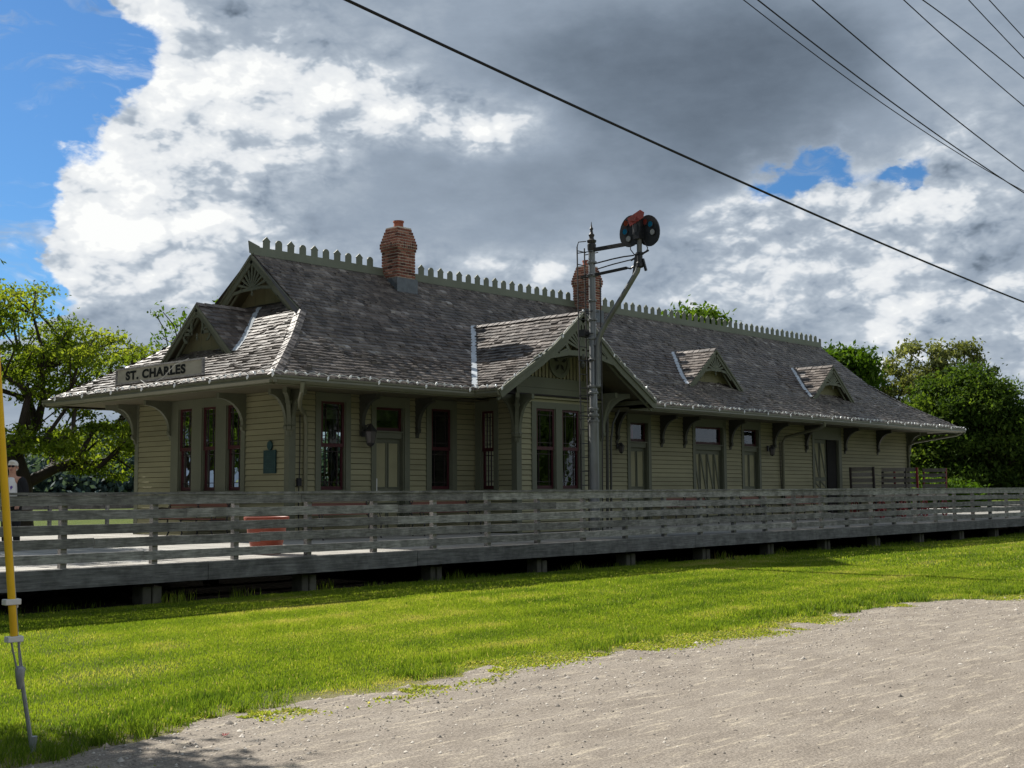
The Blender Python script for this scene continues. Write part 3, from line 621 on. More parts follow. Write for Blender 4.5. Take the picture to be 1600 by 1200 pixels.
# corner boards
for (x,y,sx_,sy_) in ((XW0,YW0,-1,-1),(XW0,YW1,-1,1),(XW1,YW0,1,-1),(XW1,YW1,1,1),(BX0,BY,-1,-1),(BX1,BY,1,-1)):
    zt=TOPZ if y!=BY else 3.9; mb=MB()
    mb.box(min(x-.14*sx_,x+.034*sx_),max(x-.14*sx_,x+.034*sx_),min(y,y+.034*sy_),max(y,y+.034*sy_),.59,zt)
    mb.box(min(x,x+.034*sx_),max(x,x+.034*sx_),min(y-.14*sy_,y-.001*sy_),max(y-.14*sy_,y-.001*sy_),.59,zt); mb.build('corner_board',MT['trim'],dep)
mb=MB(); mb.box(XW0+.05,XW1-.05,YW0+.05,YW1-.05,.0,.55); mb.box(BX0+.05,BX1-.05,BY+.05,YW0,.0,.55); mb.build('foundation',MT['found'],dep)
mb=MB(); mb.box(XW0+.15,XW1-.15,YW0+.15,YW1-.15,.56,.6); mb.box(XW0+.15,XW1-.15,YW0+.15,YW1-.15,3.70,3.74); mb.box(25.0,25.1,YW0+.15,YW1-.15,.6,3.7); mb.box(29.7,29.8,YW0+.15,YW1-.15,.6,3.7); mb.box(19.0,20.1,24.2,26.0,.6,1.7); mb.build('interior',MT['dark'],dep)
mb=MB()
for (x0_,x1_,z0_,z1_) in ((20.52,20.68,1.9,3.3),(28.46,28.86,3.02,3.55)):
    n=8; vs=[];
    for k in range(n+1):
        q=x0_+(x1_-x0_)*k/n; d=YW0+.2+.02*(k%2); vs+=[(q,d,z0_),(q,d,z1_)]
    mb.add(vs,[(2*k,2*k+2,2*k+3,2*k+1) for k in range(n)])
mb.build('curtain',MT['curtain'],dep)
# ---------------------------------------------------------------- ROOF
roof=MB()
def strip(P_,n,lim,smax):   # sheathing follows the profile
    ss=[q for q in PS if q<smax]+[smax]
    for a,b_ in zip(ss[:-1],ss[1:]):
        la,lb=lim(a),lim(b_)
        roof.add([P_(la[0],a),P_(la[1],a),P_(lb[1],b_),P_(lb[0],b_)],[(0,1,2,3)],.5)
SG=2.80
limF=lambda s:(s if s<SG else XG0-X0,(X1-X0)-(s if s<X1-XG1 else X1-XG1))
strip(lambda u,s:(X0+u,Y0+s,pz(s)-.004),0,lambda s:limF(s),4.73)
strip(lambda u,s:(X0+u,Y1-s,pz(s)-.004),0,lambda s:limF(s),4.73)
strip(lambda u,s:(X0+s,Y0+u,pz(s)-.004),0,lambda s:(s,Y1-Y0-s),3.3)
strip(lambda u,s:(X1-s,Y0+u,pz(s)-.004),0,lambda s:(s,Y1-Y0-s),2.7)
rf=roof.build('roof',MT['sheath'],dep)
inside=lambda p: not (abs(p.x-XC)<HW-(p.y-Y0)-.12 and p.y<Y0+3.0)
shingles('shingles',(X0,Y0),(1,0),(0,1),limF,4.70,pz,parent=rf,clip=inside)
shingles('shingles',(X0,Y0),(0,1),(1,0),lambda s:(s,Y1-Y0-s),3.25,pz,parent=rf)
shingles('shingles',(X1,Y0),(0,1),(-1,0),lambda s:(s,Y1-Y0-s),2.65,pz,parent=rf,exp=.2,w0=.3)
shingles('shingles',(X0,Y1),(1,0),(0,-1),limF,4.70,pz,parent=rf,exp=.22,w0=.35)
# cross gable
roof=MB()
for (xa,sgn) in ((XL,1),(XL+2*HW,-1)):
    ss=[q for q in PS if q<HW]+[HW]
    for a,b_ in zip(ss[:-1],ss[1:]):
        t=[(xa+sgn*a,YG+.02,pz(a)-.004),(xa+sgn*b_,YG+.02,pz(b_)-.004),(xa+sgn*b_,Y0+b_+.1,pz(b_)-.004),(xa+sgn*a,Y0+a+.1,pz(a)-.004)]
        slab(t,.09,roof)
cg=roof.build('cross_gable_roof',MT['soffit'],dep)
zc=lambda s:pz(min(s,HW))
shingles('shingles',(XL,YG),(0,1),(1,0),lambda s:(0,Y0+s-YG+.06),HW-.02,zc,parent=cg)
shingles('shingles',(XL+2*HW,YG),(0,1),(-1,0),lambda s:(0,Y0+s-YG+.06),HW-.02,zc,parent=cg)
def caps(name,pts,w,parent,exp=.17,up=(0,0,1),drop=.05,lift=.05,flat=False):
    """cap shingles along a hip or ridge"""
    mb=MB(); pts=[Vector(p) for p in pts]; seg=[]
    for a,b_ in zip(pts[:-1],pts[1:]):
        L_=(b_-a).length; k=max(1,int(L_/exp))
        for i in range(k): seg.append((a.lerp(b_,i/k),a.lerp(b_,(i+1)/k),(b_-a).normalized()))
    for p,q,d in seg:
        sdv=d.cross(Vector(up)).normalized(); q2=q+(q-p)*.25; t=lift+random.uniform(0,.012); r=random.uniform(.25,.85)
        for sg in (1,-1):
            e=sdv*w*sg-Vector((0,0,drop))
            mb.add([p+Vector((0,0,t)),p+e+Vector((0,0,t)),q2+e+Vector((0,0,t-.015)),q2+Vector((0,0,t-.015)),p+e,p],[(0,1,2,3),(0,5,4,1)],r)
    return mb.build(name,MT['shingle'],parent)
hipL=[(X0+s,Y0+s,pz(s)) for s in np.linspace(0,2.85,8)]
caps('hip_cap',hipL,.14,rf,exp=.19,drop=.07)
caps('hip_cap',[(X0+s,Y1-s,pz(s)) for s in np.linspace(0,2.85,8)],.13,rf,drop=.065,lift=.02)
caps('hip_cap',[(X1-s,Y0+s,pz(s)) for s in np.linspace(0,2.6,8)],.13,rf,drop=.065)
caps('ridge_cap',[(XC,YG,pz(HW)),(XC,Y0+HW,pz(HW))],.12,cg,exp=.2,drop=.08)
def valley(fn,n,parent,name='valley_flashing',w=.06):
    mb=MB(); pts=[Vector(fn(t)) for t in np.linspace(0,1,n)]
    for a,b_ in zip(pts[:-1],pts[1:]): mb.bar(a+Vector((0,0,.06)),b_+Vector((0,0,.06)),w*2,.012,r=random.random())
    return mb.build(name,MT['flash'],parent)
valley(lambda t:(XL+HW*t,Y0+HW*t,pz(HW*t)),18,cg,w=.07)
# fascia, gutters, soffits
sof=MB(); sof.box(X0+.1,X1-.1,Y0+.1,YW0-.04,3.82,3.85); sof.v=sof.v[:0]; sof.f=[];sof.r=[]
sof.box(X0+.08,XL+.1,Y0+.08,YW0+.0,3.835,3.86); sof.box(XL+2*HW-.1,X1-.08,Y0+.08,YW0,3.835,3.86); sof.box(XL+.1,BX0,Y0+1.0,YW0,3.835,3.86); sof.box(BX1,XL+2*HW-.1,Y0+1.0,YW0,3.835,3.86)
sof.box(X0+.08,XW0,YW0,Y1-.08,3.835,3.86); sof.box(XW1,X1-.08,YW0,Y1-.08,3.835,3.86); sof.box(XW0,XW1,YW1,Y1-.08,3.835,3.86); sof.box(XW0,XW1,YW0,YW1,3.84,3.855)
sof.build('soffit',MT['soffit'],dep)
gt=MB()
GP=[(0,-.16),(-.07,-.16),(-.115,-.10),(-.10,-.05),(-.12,-.045),(-.12,-.01),(-.10,-.01),(-.10,-.04),(-.005,-.12),(0,-.01)]
def gutter(a,b_,out):
    a=Vector(a); b_=Vector(b_); out=Vector(out); k=len(GP); vs=[]
    for p in (a,b_):
        for (d,z) in GP: vs.append(p-out*d+Vector((0,0,z)))
    mb=MB(); mb.add(vs,[(i,(i+1)%k,(i+1)%k+k,i+k) for i in range(k)]+[tuple(range(k))[::-1],tuple(range(k,2*k))],.5)
    # fascia board behind
    x=(b_-a).normalized(); mb.add([a+Vector((0,0,-.19))+out*.0,b_+Vector((0,0,-.19)),b_+Vector((0,0,.0)),a,a-out*.03+Vector((0,0,-.19)),b_-out*.03+Vector((0,0,-.19))],[(0,1,2,3),(0,4,5,1)],.4)
    return mb.build('gutter',MT['gutter'],dep)
gutter((X0-.11,Y0,ZE),(XL,Y0,ZE),(0,-1,0)); gutter((XL+2*HW,Y0,ZE),(X1+.11,Y0,ZE),(0,-1,0)); gutter((X0,Y0-.11,ZE),(X0,Y1+.11,ZE),(-1,0,0)); gutter((X1,Y0-.11,ZE),(X1,Y1+.11,ZE),(1,0,0)); gutter((X0-.11,Y1,ZE),(X1+.11,Y1,ZE),(0,1,0)); gutter((XL,YG,ZE),(XL,Y0,ZE),(-1,0,0)); gutter((XL+2*HW,YG,ZE),(XL+2*HW,Y0,ZE),(1,0,0))
# ---------------------------------------------------------------- gable ornaments
def fan(mb,P,c,r0,r1f,a0,a1,n,w0,w1,d,th):
    """radiating slats from centre c; r1f(angle)->outer radius"""
    for k in range(n):
        a=R(a0+(a1-a0)*k/(n-1)); r1=r1f(a)
        if r1<=r0: continue
        ca,sa=math.cos(a),math.sin(a)
        q=[(c[0]+ca*r0-sa*w0/2,c[1]+sa*r0+ca*w0/2),(c[0]+ca*r0+sa*w0/2,c[1]+sa*r0-ca*w0/2),(c[0]+ca*r1+sa*w1/2,c[1]+sa*r1-ca*w1/2),(c[0]+ca*r1-sa*w1/2,c[1]+sa*r1+ca*w1/2)]
        vs=[P(x,z,d) for x,z in q]+[P(x,z,d+th) for x,z in q]
        mb.add(vs,[(0,3,2,1),(4,5,6,7),(0,1,5,4),(1,2,6,5),(2,3,7,6),(3,0,4,7)],.55)
def ring(mb,P,c,r,w,a0,a1,d,th,n=14):
    for k in range(n):
        a,b_=R(a0+(a1-a0)*k/n),R(a0+(a1-a0)*(k+1)/n); q=[(c[0]+math.cos(t)*rr,c[1]+math.sin(t)*rr) for t,rr in ((a,r-w/2),(a,r+w/2),(b_,r+w/2),(b_,r-w/2))]
        vs=[P(x,z,d) for x,z in q]+[P(x,z,d+th) for x,z in q]; mb.add(vs,[(0,3,2,1),(4,5,6,7),(0,1,5,4),(1,2,6,5),(2,3,7,6),(3,0,4,7)],.5)
def pbar(mb,P,a,b_,w,d0,d1,r=.5,ext=0):
    a2=Vector(a); b2=Vector(b_); t=(b2-a2).normalized(); a2=a2-t*ext; b2=b2+t*ext; n=Vector((-t.y,t.x))*w/2
    q=[a2-n,b2-n,b2+n,a2+n]; vs=[P(p.x,p.y,d0) for p in q]+[P(p.x,p.y,d1) for p in q]
    mb.add(vs,[(0,3,2,1),(4,5,6,7),(0,1,5,4),(1,2,6,5),(2,3,7,6),(3,0,4,7)],r)
def gablet(name,P,c,half,zb,za,zroof_back,style='fan',depth=.0,label=None,recess=.35,bw=.17):
    """bargeboards + fretwork + recessed back board. P(a,z,d): d outwards"""
    sl=(za-zb)/half; L_=math.hypot(half,za-zb); cosv=half/L_
    mb=MB()
    for sg in (-1,1):
        e=(c+sg*(half+.02),zb-.02); off=bw/2/cosv
        pbar(mb,P,(e[0],e[1]-off),(c,za-off),bw,0,.035); pbar(mb,P,(e[0],e[1]-.03),(c,za-.03),.06,.035,.06,.65)
        pbar(mb,P,(e[0]-sg*.28,e[1]-off*1.0-.02),(c,za-off*2.55),.05,-.10,-.06,.6)
    bg=mb.build(name,MT['trim'],dep)
    if label: bg['label']=label
    iz=lambda x:za-abs(x-c)*sl-bw/cosv      # inner edge of the boards
    ch=zb+(za-zb)*.44; xw=(za-bw/cosv-ch)/sl
    mb=MB(); 
    if style=='fan':
        pbar(mb,P,(c-xw*1.05,ch-.03),(c-xw*.5,ch+.02),.075,-.01,.02); pbar(mb,P,(c-xw*.52,ch+.02),(c+xw*.52,ch+.02),.075,-.01,.02); pbar(mb,P,(c+xw*1.05,ch-.03),(c+xw*.5,ch+.02),.075,-.01,.02)
        c0=(c,ch+.03)
        def rr(a):
            ca,sa=math.cos(a),math.sin(a); k=sa+abs(ca)*sl
            return max(.02,(za-bw/cosv-c0[1])/k-.0)
        fan(mb,P,c0,.05,rr,14,166,9,.03,.07,-.01,.025)
        ring(mb,P,c0,.07,.05,0,180,-.012,.03,8)
        # lower knee pieces
        for sg in (-1,1): pbar(mb,P,(c+sg*xw*1.05,ch-.03),(c+sg*(xw*1.05+.25),ch-.03-.25*sl*1.02),.10,-.01,.02)
    else:
        r=xw*.42; cc=(c,ch+r*.75); ring(mb,P,cc,r,.07,-30,210,-.01,.03,18)
        for sg in (-1,1):
            ring(mb,P,(c+sg*(r+.16),ch-.02),.15,.06,0 if sg<0 else -90,270 if sg<0 else 180,-.01,.03,10)
            pbar(mb,P,(c+sg*r*.8,ch+.02),(c+sg*xw*1.1,ch+.02),.07,-.01,.02); pbar(mb,P,(c+sg*r*.7,cc[1]+r*.7),(c+sg*xw*.45,ch+r*1.45),.05,-.01,.02)
    mb.build('fretwork',MT['trim'],bg)
    mb=MB(); mb.lathe(P(c,ch-.16,0.0),[(.012,0),(.03,.03),(.035,.06),(.015,.09),(.03,.12),(.02,.17)],8); mb.build('pendant',MT['trim'],bg)
    # recessed back board with joints and base board
    mb=MB(); hb=half*.97; x=-hb
    while x<hb-.01:
        x1=min(x+.42,hb); z1,z2=za-abs(x)*sl-.04,za-abs(x1)*sl-.04
        if x<0<x1: mb.add([P(c+x,zb-.25,-recess),P(c+x1-.006,zb-.25,-recess),P(c+x1-.006,z2,-recess),P(c,za-.04,-recess),P(c+x,z1,-recess)],[(0,1,2,3,4)])
        else: mb.add([P(c+x,zb-.25,-recess),P(c+x1-.006,zb-.25,-recess),P(c+x1-.006,z2,-recess),P(c+x,z1,-recess)],[(0,1,2,3)])
        x=x1
    mb.build('back_board',MT['gableback'],bg)
    return bg
def dormer(P,U,NV,o,c,half,zb,za,back,style,label,mainz):
    """small gabled dormer: P frame, roof slopes run 'back' metres inward"""
    bg=gablet('dormer',P,c,half,zb,za,0,style,label=label,recess=.30,bw=.15)
    sl=(za-zb)/half; mb=MB()
    for sg in (-1,1):
        t=[P(c+sg*half,zb,.03),P(c,za,.03),P(c,za,-back),P(c+sg*half,zb,-.15)]
        slab(t,.07,mb)
    rr=mb.build('dormer_roof',MT['soffit'],bg)
    for sg in (-1,1):
        m2=MB(); s=0; exp=.158; Ls=math.hypot(half,za-zb); n=int(Ls/exp)
        for k in range(n):
            f0=k/n; f1=min(1,(k+1.3)/n); bk=.15+(back-.15)*(f0)+.05; y=-.035-random.uniform(0,.1)
            while y<bk:
                w=.17*random.uniform(.55,1.35); y0=max(y,-.035); y1=min(y+w-.004,bk); y+=w
                if y1-y0<.02: continue
                hh=.034+random.uniform(0,.02); r=min(1,random.betavariate(2.2,2.4)+.03); j=random.uniform(-.01,.01)
                q=lambda f,d,dz:P(c+sg*half*(1-f),zb+(za-zb)*f+dz,-d)
                m2.add([q(f0+j,y0,0),q(f0+j,y1,0),q(f0+j,y0,hh),q(f0+j,y1,hh),q(f1,y0,.006),q(f1,y1,.006)],[(0,1,3,2),(2,3,5,4),(0,2,4),(1,5,3)],r)
        m2.build('shingles',MT['shingle'],rr)
    caps('ridge_cap',[P(c,za,.03),P(c,za,-back)],.11,rr,exp=.2,drop=.09)
    return bg,rr
YD=21.5; PD=frame3((0,YD),(1,0),(0,-1))
for xc,lb in ((32.68,'small gabled dormer nearer the cross gable'),(40.25,'small gabled dormer nearer the right end')):
    zb,za=4.83,6.03; bg,rr=dormer(PD,None,None,None,xc,1.48,zb,za,1.62,'fan',lb,None)
    sl=(za-zb)/1.48
    def vf(t,xc=xc):
        s=1.40+(3.0-1.40)*t; z=pz(s); return (xc-max(0,(za-z)/sl),Y0+s,z)
    valley(vf,12,rr,w=.06)
PH=frame3((16.05,0),(0,1),(-1,0)); zb,za=4.80,6.05
bg,rr=dormer(PH,None,None,None,24.98,1.45,zb,za,1.75,'ring','ornate gabled dormer above the station sign',None)
sl=(za-zb)/1.45; valley(lambda t:(X0+1.35+1.75*t,24.98-max(0,(za-pz(1.35+1.75*t))/sl),pz(1.35+1.75*t)),12,rr,w=.06)
# end gables of the main roof
PG=frame3((XG0,0),(0,1),(-1,0)); gablet('end_gable',PG,YC,1.93,5.87,7.43,0,'fan',label='upper end gable with sunburst fretwork',recess=.55,bw=.19)
PG2=frame3((XG1,0),(0,1),(1,0)); gablet('end_gable',PG2,YC,2.08,5.75,7.43,0,'fan',recess=.3,bw=.19)
mb=MB()
for sg in (-1,1): slab([(XG0+.0,YC,7.44),(XG0+.7,YC,7.44),(XG0+.7,YC+sg*1.95,5.85),(XG0,YC+sg*1.95,5.85)],.08,mb)
mb.build('gable_overhang',MT['soffit'],dep)
# cross gable bargeboards and fretwork
PX=frame3((0,YG),(1,0),(0,-1)); mb=MB(); ss=[0,.75,1.4,1.9,2.5,HW]
for sg in (-1,1):
    for a,b_ in zip(ss[:-1],ss[1:]):
        pbar(mb,PX,(XC+sg*(HW-a),pz(a)-.11),(XC+sg*(HW-b_),pz(b_)-.11),.22,-.01+a*.0008,.03+a*.0008,ext=.03); pbar(mb,PX,(XC+sg*(HW-a),pz(a)-.02),(XC+sg*(HW-b_),pz(b_)-.02),.07,.03+a*.0008,.06+a*.0008,.6,ext=.015)
        pbar(mb,PX,(XC+sg*(HW-a),pz(a)-.25),(XC+sg*(HW-b_),pz(b_)-.25),.06,-.12,-.08,.6)
cb_=mb.build('bargeboard',MT['trim'],dep); cb_['label']='wide bargeboards of the big cross gable'
mb=MB(); chord=[(XC-1.80,4.68),(XC-1.3,4.84),(XC-.55,4.98),(XC,5.0),(XC+.55,4.98),(XC+1.3,4.84),(XC+1.80,4.68)]
for a,b_ in zip(chord[:-1],chord[1:]): pbar(mb,PX,a,b_,.13,-.01,.03); 
inner=lambda x:pz(HW-abs(x-XC))-.21
c0=(XC,5.06)
def rr0(a):
    r=.1
    while r<1.6 and c0[1]+math.sin(a)*r<inner(c0[0]+math.cos(a)*r): r+=.02
    return min(r,.62/max(.25,abs(math.cos(a)))) if abs(math.cos(a))>.75 else r
fan(mb,PX,c0,.08,rr0,18,162,13,.025,.075,0,.025); ring(mb,PX,c0,.09,.07,0,180,-.005,.035,8)
for sg in (-1,1):
    c1=(XC+sg*.98,4.93)
    def r1(a,c1=c1):
        r=.05
        while r<.5 and c1[1]+math.sin(a)*r<inner(c1[0]+math.cos(a)*r)-.03: r+=.015
        return min(r,.42)
    fan(mb,PX,c1,.05,r1,20,160,8,.018,.05,0,.025); ring(mb,PX,c1,.06,.05,0,180,-.005,.035,8)
    pbar(mb,PX,(XC+sg*.52,5.02),(XC+sg*.82,5.42),.09,-.004,.028)
    pbar(mb,PX,(XC+sg*1.45,4.80),(XC+sg*1.36,4.98),.10,-.004,.028); pbar(mb,PX,(XC+sg*1.80,4.70),(XC+sg*1.5,4.86),.14,-.004,.027)
mb.build('fretwork',MT['trim'],cb_)
mb=MB(); mb.lathe(PX(XC,4.62,0),[(.02,0),(.06,.05),(.07,.12),(.03,.18),(.06,.26),(.05,.36)],10); mb.build('pendant',MT['darktrim'],cb_)
mb=MB(); mb.bar((XC,YG,5.0),(XC,BY,5.0),.10,.12); mb.bar((XL+.25,YG+.03,3.93),(XL+.25,Y0+.9,3.93),.12,.1); mb.bar((XL+2*HW-.25,YG+.03,3.93),(XL+2*HW-.25,Y0+.9,3.93),.12,.1)
mb.build('purlin',MT['trim'],dep)
# ---------------------------------------------------------------- cresting
mb=MB(); mb.box(XG0+.2,XG1+.12,YC-.02,YC+.02,7.40,7.64); mb.box(XG0+.0,XG1+.12,YC-.07,YC+.07,7.42,7.47)
mb.add([(XG0-.08,YC-.02,7.47),(XG0+.2,YC-.02,7.42),(XG0+.2,YC-.02,7.66),(XG0-.12,YC-.02,7.76),(XG0-.08,YC+.02,7.47),(XG0+.2,YC+.02,7.42),(XG0+.2,YC+.02,7.66),(XG0-.12,YC+.02,7.76)],[(0,1,2,3),(7,6,5,4),(0,3,7,4),(3,2,6,7),(0,4,5,1)],.5)
mb.add([(XG1+.0,YC-.02,7.64),(XG1+.12,YC-.02,7.64),(XG1+.12,YC-.02,7.78),(XG1,YC-.02,7.8),(XG1+.0,YC+.02,7.64),(XG1+.12,YC+.02,7.64),(XG1+.12,YC+.02,7.78),(XG1,YC+.02,7.8)],[(0,1,2,3),(7,6,5,4),(3,2,6,7)],.5)
cr=mb.build('ridge_cresting',MT['crest'],dep)
def pk(x,kind):
    w=.095; z=7.64; h1=.17
    if kind: poly=[(-w,0),(w,0),(w,h1),(w*1.25,h1+.02),(0,h1+.13),(-w*1.25,h1+.02),(-w,h1)]
    else: poly=[(-w,0),(w,0),(w,h1)]+[(w*math.cos(t),h1+.09*math.sin(t)) for t in np.linspace(.3,2.84,7)]+[(-w,h1)]
    m_=MB(); m_.prism(poly,(x,YC+.018,z-.01),(1,0,0),(0,0,1),.036,.5); return m_
prot=[pk(17.91,1).build('cresting_picket',MT['crest'],cr),pk(17.91+.3735,0).build('cresting_picket',MT['crest'],cr)]
for i in range(2,74):
    x=17.91+.3735*i
    if abs(x-22.04)<.42 or abs(x-30.1)<.42 or x>45.45: continue
    c=prot[i%2].copy(); c.location=(prot[i%2].location.x+.3735*(i-i%2),0,0); c.parent=cr; COL.objects.link(c)
# ---------------------------------------------------------------- chimneys
def chimney(cx,cy,label,seed):
    random.seed(seed); mb=MB(); mo=MB(); h=.34; z=6.4; bh=.08; k=0
    def half(z):
        if z<8.05: return .315
        if z<8.13: return .335
        if z<8.29: return .355
        if z<8.37: return .335
        if z<8.45: return .315
        if z<8.53: return .295
        if z<8.61: return .275
        return .25
    while z<8.70:
        H=half(z+.01); vert=8.14<z<8.3; off=.0 if k%2 else .1
        bl=.075 if vert else .205
        for side in range(4):
            x=-H-off*(not vert)
            while x<H-.01:
                a=max(x,-H); b_=min(x+bl-.024,H); x+=bl
                if b_-a<.015: continue
                pr=.004+random.uniform(-.003,.003); z0_,z1_=z,z+bh-.024; D0,D1=H-.08,H+.008+pr
                if side==0: mb.box(cx+a,cx+b_,cy-D1,cy-D0,z0_,z1_)
                elif side==1: mb.box(cx+a,cx+b_,cy+D0,cy+D1,z0_,z1_)
                elif side==2: mb.box(cx-D1,cx-D0,cy+a,cy+b_,z0_,z1_)
                else: mb.box(cx+D0,cx+D1,cy+a,cy+b_,z0_,z1_)
        mo.box(cx-H+.006,cx+H-.006,cy-H+.006,cy+H-.006,z-.012,z+bh-.012); z+=bh; k+=1
    mo.box(cx-.245,cx+.245,cy-.245,cy+.245,z-.012,z+.02)
    ch=mb.build('chimney',MT['brick'],dep); ch['label']=label; mo.build('mortar',MT['mortar'],ch)
    m_=MB(); m_.lathe((cx,cy,z+.01),[(.135,0),(.13,.16),(.15,.17),(.15,.21),(.115,.21),(.11,.05)],16); m_.build('chimney_pot',MT['clay'],ch,smooth=True)
    m_=MB(); s=cy-Y0; zb_=pz(s-.36)-.05; m_.box(cx-.37,cx+.37,cy-.37,cy+.37,zb_,pz(s)+.1); m_.build('base_flashing',MT['lead'],ch)
chimney(22.04,24.58,'brick chimney left of the cross gable ridge',1); chimney(30.1,24.58,'brick chimney behind the signal mast',2); random.seed(11)
# ---------------------------------------------------------------- brackets
def bracket(P,a,zt=3.84,H=.95,Dp=.62,w=.1,mat='darktrim',name='eave_bracket'):
    poly=[(0,0),(0,-H),(.035,-H),(.06,-H+.10),(.11,-H+.13),(.125,-H+.20),(.10,-H+.24)]
    for t in np.linspace(0,1,8): poly.append((.10+(Dp-.10)*(1-math.cos(t*math.pi/2)),-H+.24+(H-.24-.12)*math.sin(t*math.pi/2)))
    poly+=[(Dp,0)]
    for t in np.linspace(1,0,1): pass
    vs=[P(a-w/2,zt+z,d) for d,z in poly]+[P(a+w/2,zt+z,d) for d,z in poly]; k=len(poly); mb=MB()
    mb.add(vs,[tuple(range(k)),tuple(range(2*k-1,k-1,-1))]+[(i,i+k,(i+1)%k+k,(i+1)%k) for i in range(k)],.4)
    mb.lathe(P(a,zt-.26,.20),[(.045,-w*.62),(.06,-w*.6),(.06,w*.6),(.045,w*.62)],10,axis='x' if abs((P(1,0,0)-P(0,0,0)).x)>.5 else 'y')
    return mb.build(name,MT[mat],dep)
for a in (18.30,20.04,29.96,31.14,33.70,36.36,38.50,41.33,43.92): bracket(PF,a)
bracket(PF,27.80,zt=4.05,H=1.1,Dp=.75)
for a in (23.34,26.40): bracket(PL,a,H=.95,Dp=.75,mat='trim')
bracket(frame3((XW1,0),(0,1),(1,0)),21.8,H=.9,Dp=.6); bracket(frame3((XW1,0),(0,1),(1,0)),27.6,H=.9,Dp=.6)
def cbracket(x,y,dx,dy,H=1.0,zt=3.84,D_=.62):
    """three-ribbed corner bracket"""
    for ang in (-45,0,45):
        base=math.atan2(dy,dx)+R(ang); nv=(math.cos(base),math.sin(base)); u=(-nv[1],nv[0]); ln=D_*(1.25 if ang==0 else .85)
        P=frame3((x+nv[0]*.02,y+nv[1]*.02),u,nv); bracket(P,0,zt=zt,H=H,Dp=ln,w=.09,mat='trim',name='corner_bracket')
cbracket(XW0,YW0,-1,-1); cbracket(XW0,YW1,-1,1); cbracket(XW1,YW0,1,-1); cbracket(BX0,BY,-1,-1,H=1.15,zt=3.95); cbracket(BX1,BY,1,-1,H=1.25,zt=4.15)
# ---------------------------------------------------------------- downspouts
def spout(pts,r=.045,mat='gutter'):
    mb=MB(); mb.tube(pts,r,8); return mb.build('downspout',MT[mat],dep,smooth=True)
spout([(15.35,20.02,3.84),(15.35,20.04,3.66),(15.5,20.3,3.5),(16.2,21.2,3.42),(16.62,21.6,3.32),(16.68,21.63,3.1),(16.68,21.63,.62)])
spout([(36.84,20.02,3.82),(36.84,20.03,3.70),(36.84,20.2,3.62),(36.84,21.5,3.38),(36.84,21.6,3.2),(36.84,21.62,.62)],.05)
spout([(47.9,20.06,3.80),(47.8,20.2,3.72),(46.7,21.45,3.44),(46.50,21.62,3.3),(46.48,21.63,.62)],.045)
spout([(25.45,20.15,3.9),(25.42,20.16,.62)],.04,'darktrim'); spout([(25.9,20.1,3.75),(25.7,20.15,3.4),(25.6,20.16,2.9),(25.58,20.16,.62)],.03,'darktrim')
mb=MB(); mb.tube([(16.52,21.63,3.3),(16.53,21.63,2.4),(16.50,21.63,1.4),(16.52,21.63,.6)],.012,6); mb.tube([(36.7,21.64,3.2),(36.66,21.62,2.2),(36.74,21.62,1.4),(36.76,21.62,.7)],.012,6); mb.box(16.46,16.56,21.60,21.66,1.75,1.92); mb.build('wall_cable',MT['cable'],dep)
# ================================================================ STATION SIGN
sg_=thing('station_sign','grey board sign lettered ST. CHARLES on the left roof slope','sign',(15.0,24.9,4.2))
mb=MB(); mb.box(15.0,15.03,23.12,26.72,4.22,4.53); mb.build('sign_board',MT['signface'],sg_)
mb=MB(); mb.box(14.975,15.035,23.07,26.77,4.525,4.565); mb.box(14.975,15.035,23.07,26.77,4.18,4.22); mb.box(14.975,15.035,23.07,23.12,4.22,4.525); mb.box(14.975,15.035,26.72,26.77,4.22,4.525); mb.build('sign_frame',MT['rail'],sg_)
mb=MB()
for y in (23.6,24.9,26.2): mb.bar((15.04,y,4.5),(15.35,y,4.22),.04,.04)
mb.build('sign_brace',MT['darktrim'],sg_)
cu=bpy.data.curves.new('lettering','FONT'); cu.body='ST. CHARLES'; cu.size=.30; cu.extrude=.004; cu.offset=.014; cu.space_character=1.12; cu.align_x='CENTER'; cu.align_y='CENTER'
to=bpy.data.objects.new('tmp',cu); COL.objects.link(to); bpy.context.view_layer.update()
me=bpy.data.meshes.new_from_object(to.evaluated_get(bpy.context.evaluated_depsgraph_get())); bpy.data.objects.remove(to)
xs_=[v.co.x for v in me.vertices]; ys_=[v.co.y for v in me.vertices]; kx=2.55/(max(xs_)-min(xs_)); ky=.215/(max(ys_)-min(ys_)); cx_=(max(xs_)+min(xs_))/2; cy_=(max(ys_)+min(ys_))/2
for v in me.vertices: v.co=Vector((14.992-v.co.z*.5,25.05-(v.co.x-cx_)*kx,4.372+(v.co.y-cy_)*ky))-wloc(sg_)
me.materials.clear(); me.materials.append(MT['letter']); lo=bpy.data.objects.new('lettering',me); COL.objects.link(lo); lo.parent=sg_
# loose cable dangling over the sign
mb=MB(); mb.tube([(14.96,23.6,4.58),(14.90,24.05,4.47),(14.84,24.45,4.2),(14.80,24.9,4.07),(14.80,25.15,4.12),(14.82,25.35,4.2)],.008,5); tag(mb.build('loose_cord',MT['whiteplastic']),'thin white cord hanging across the sign','cord')
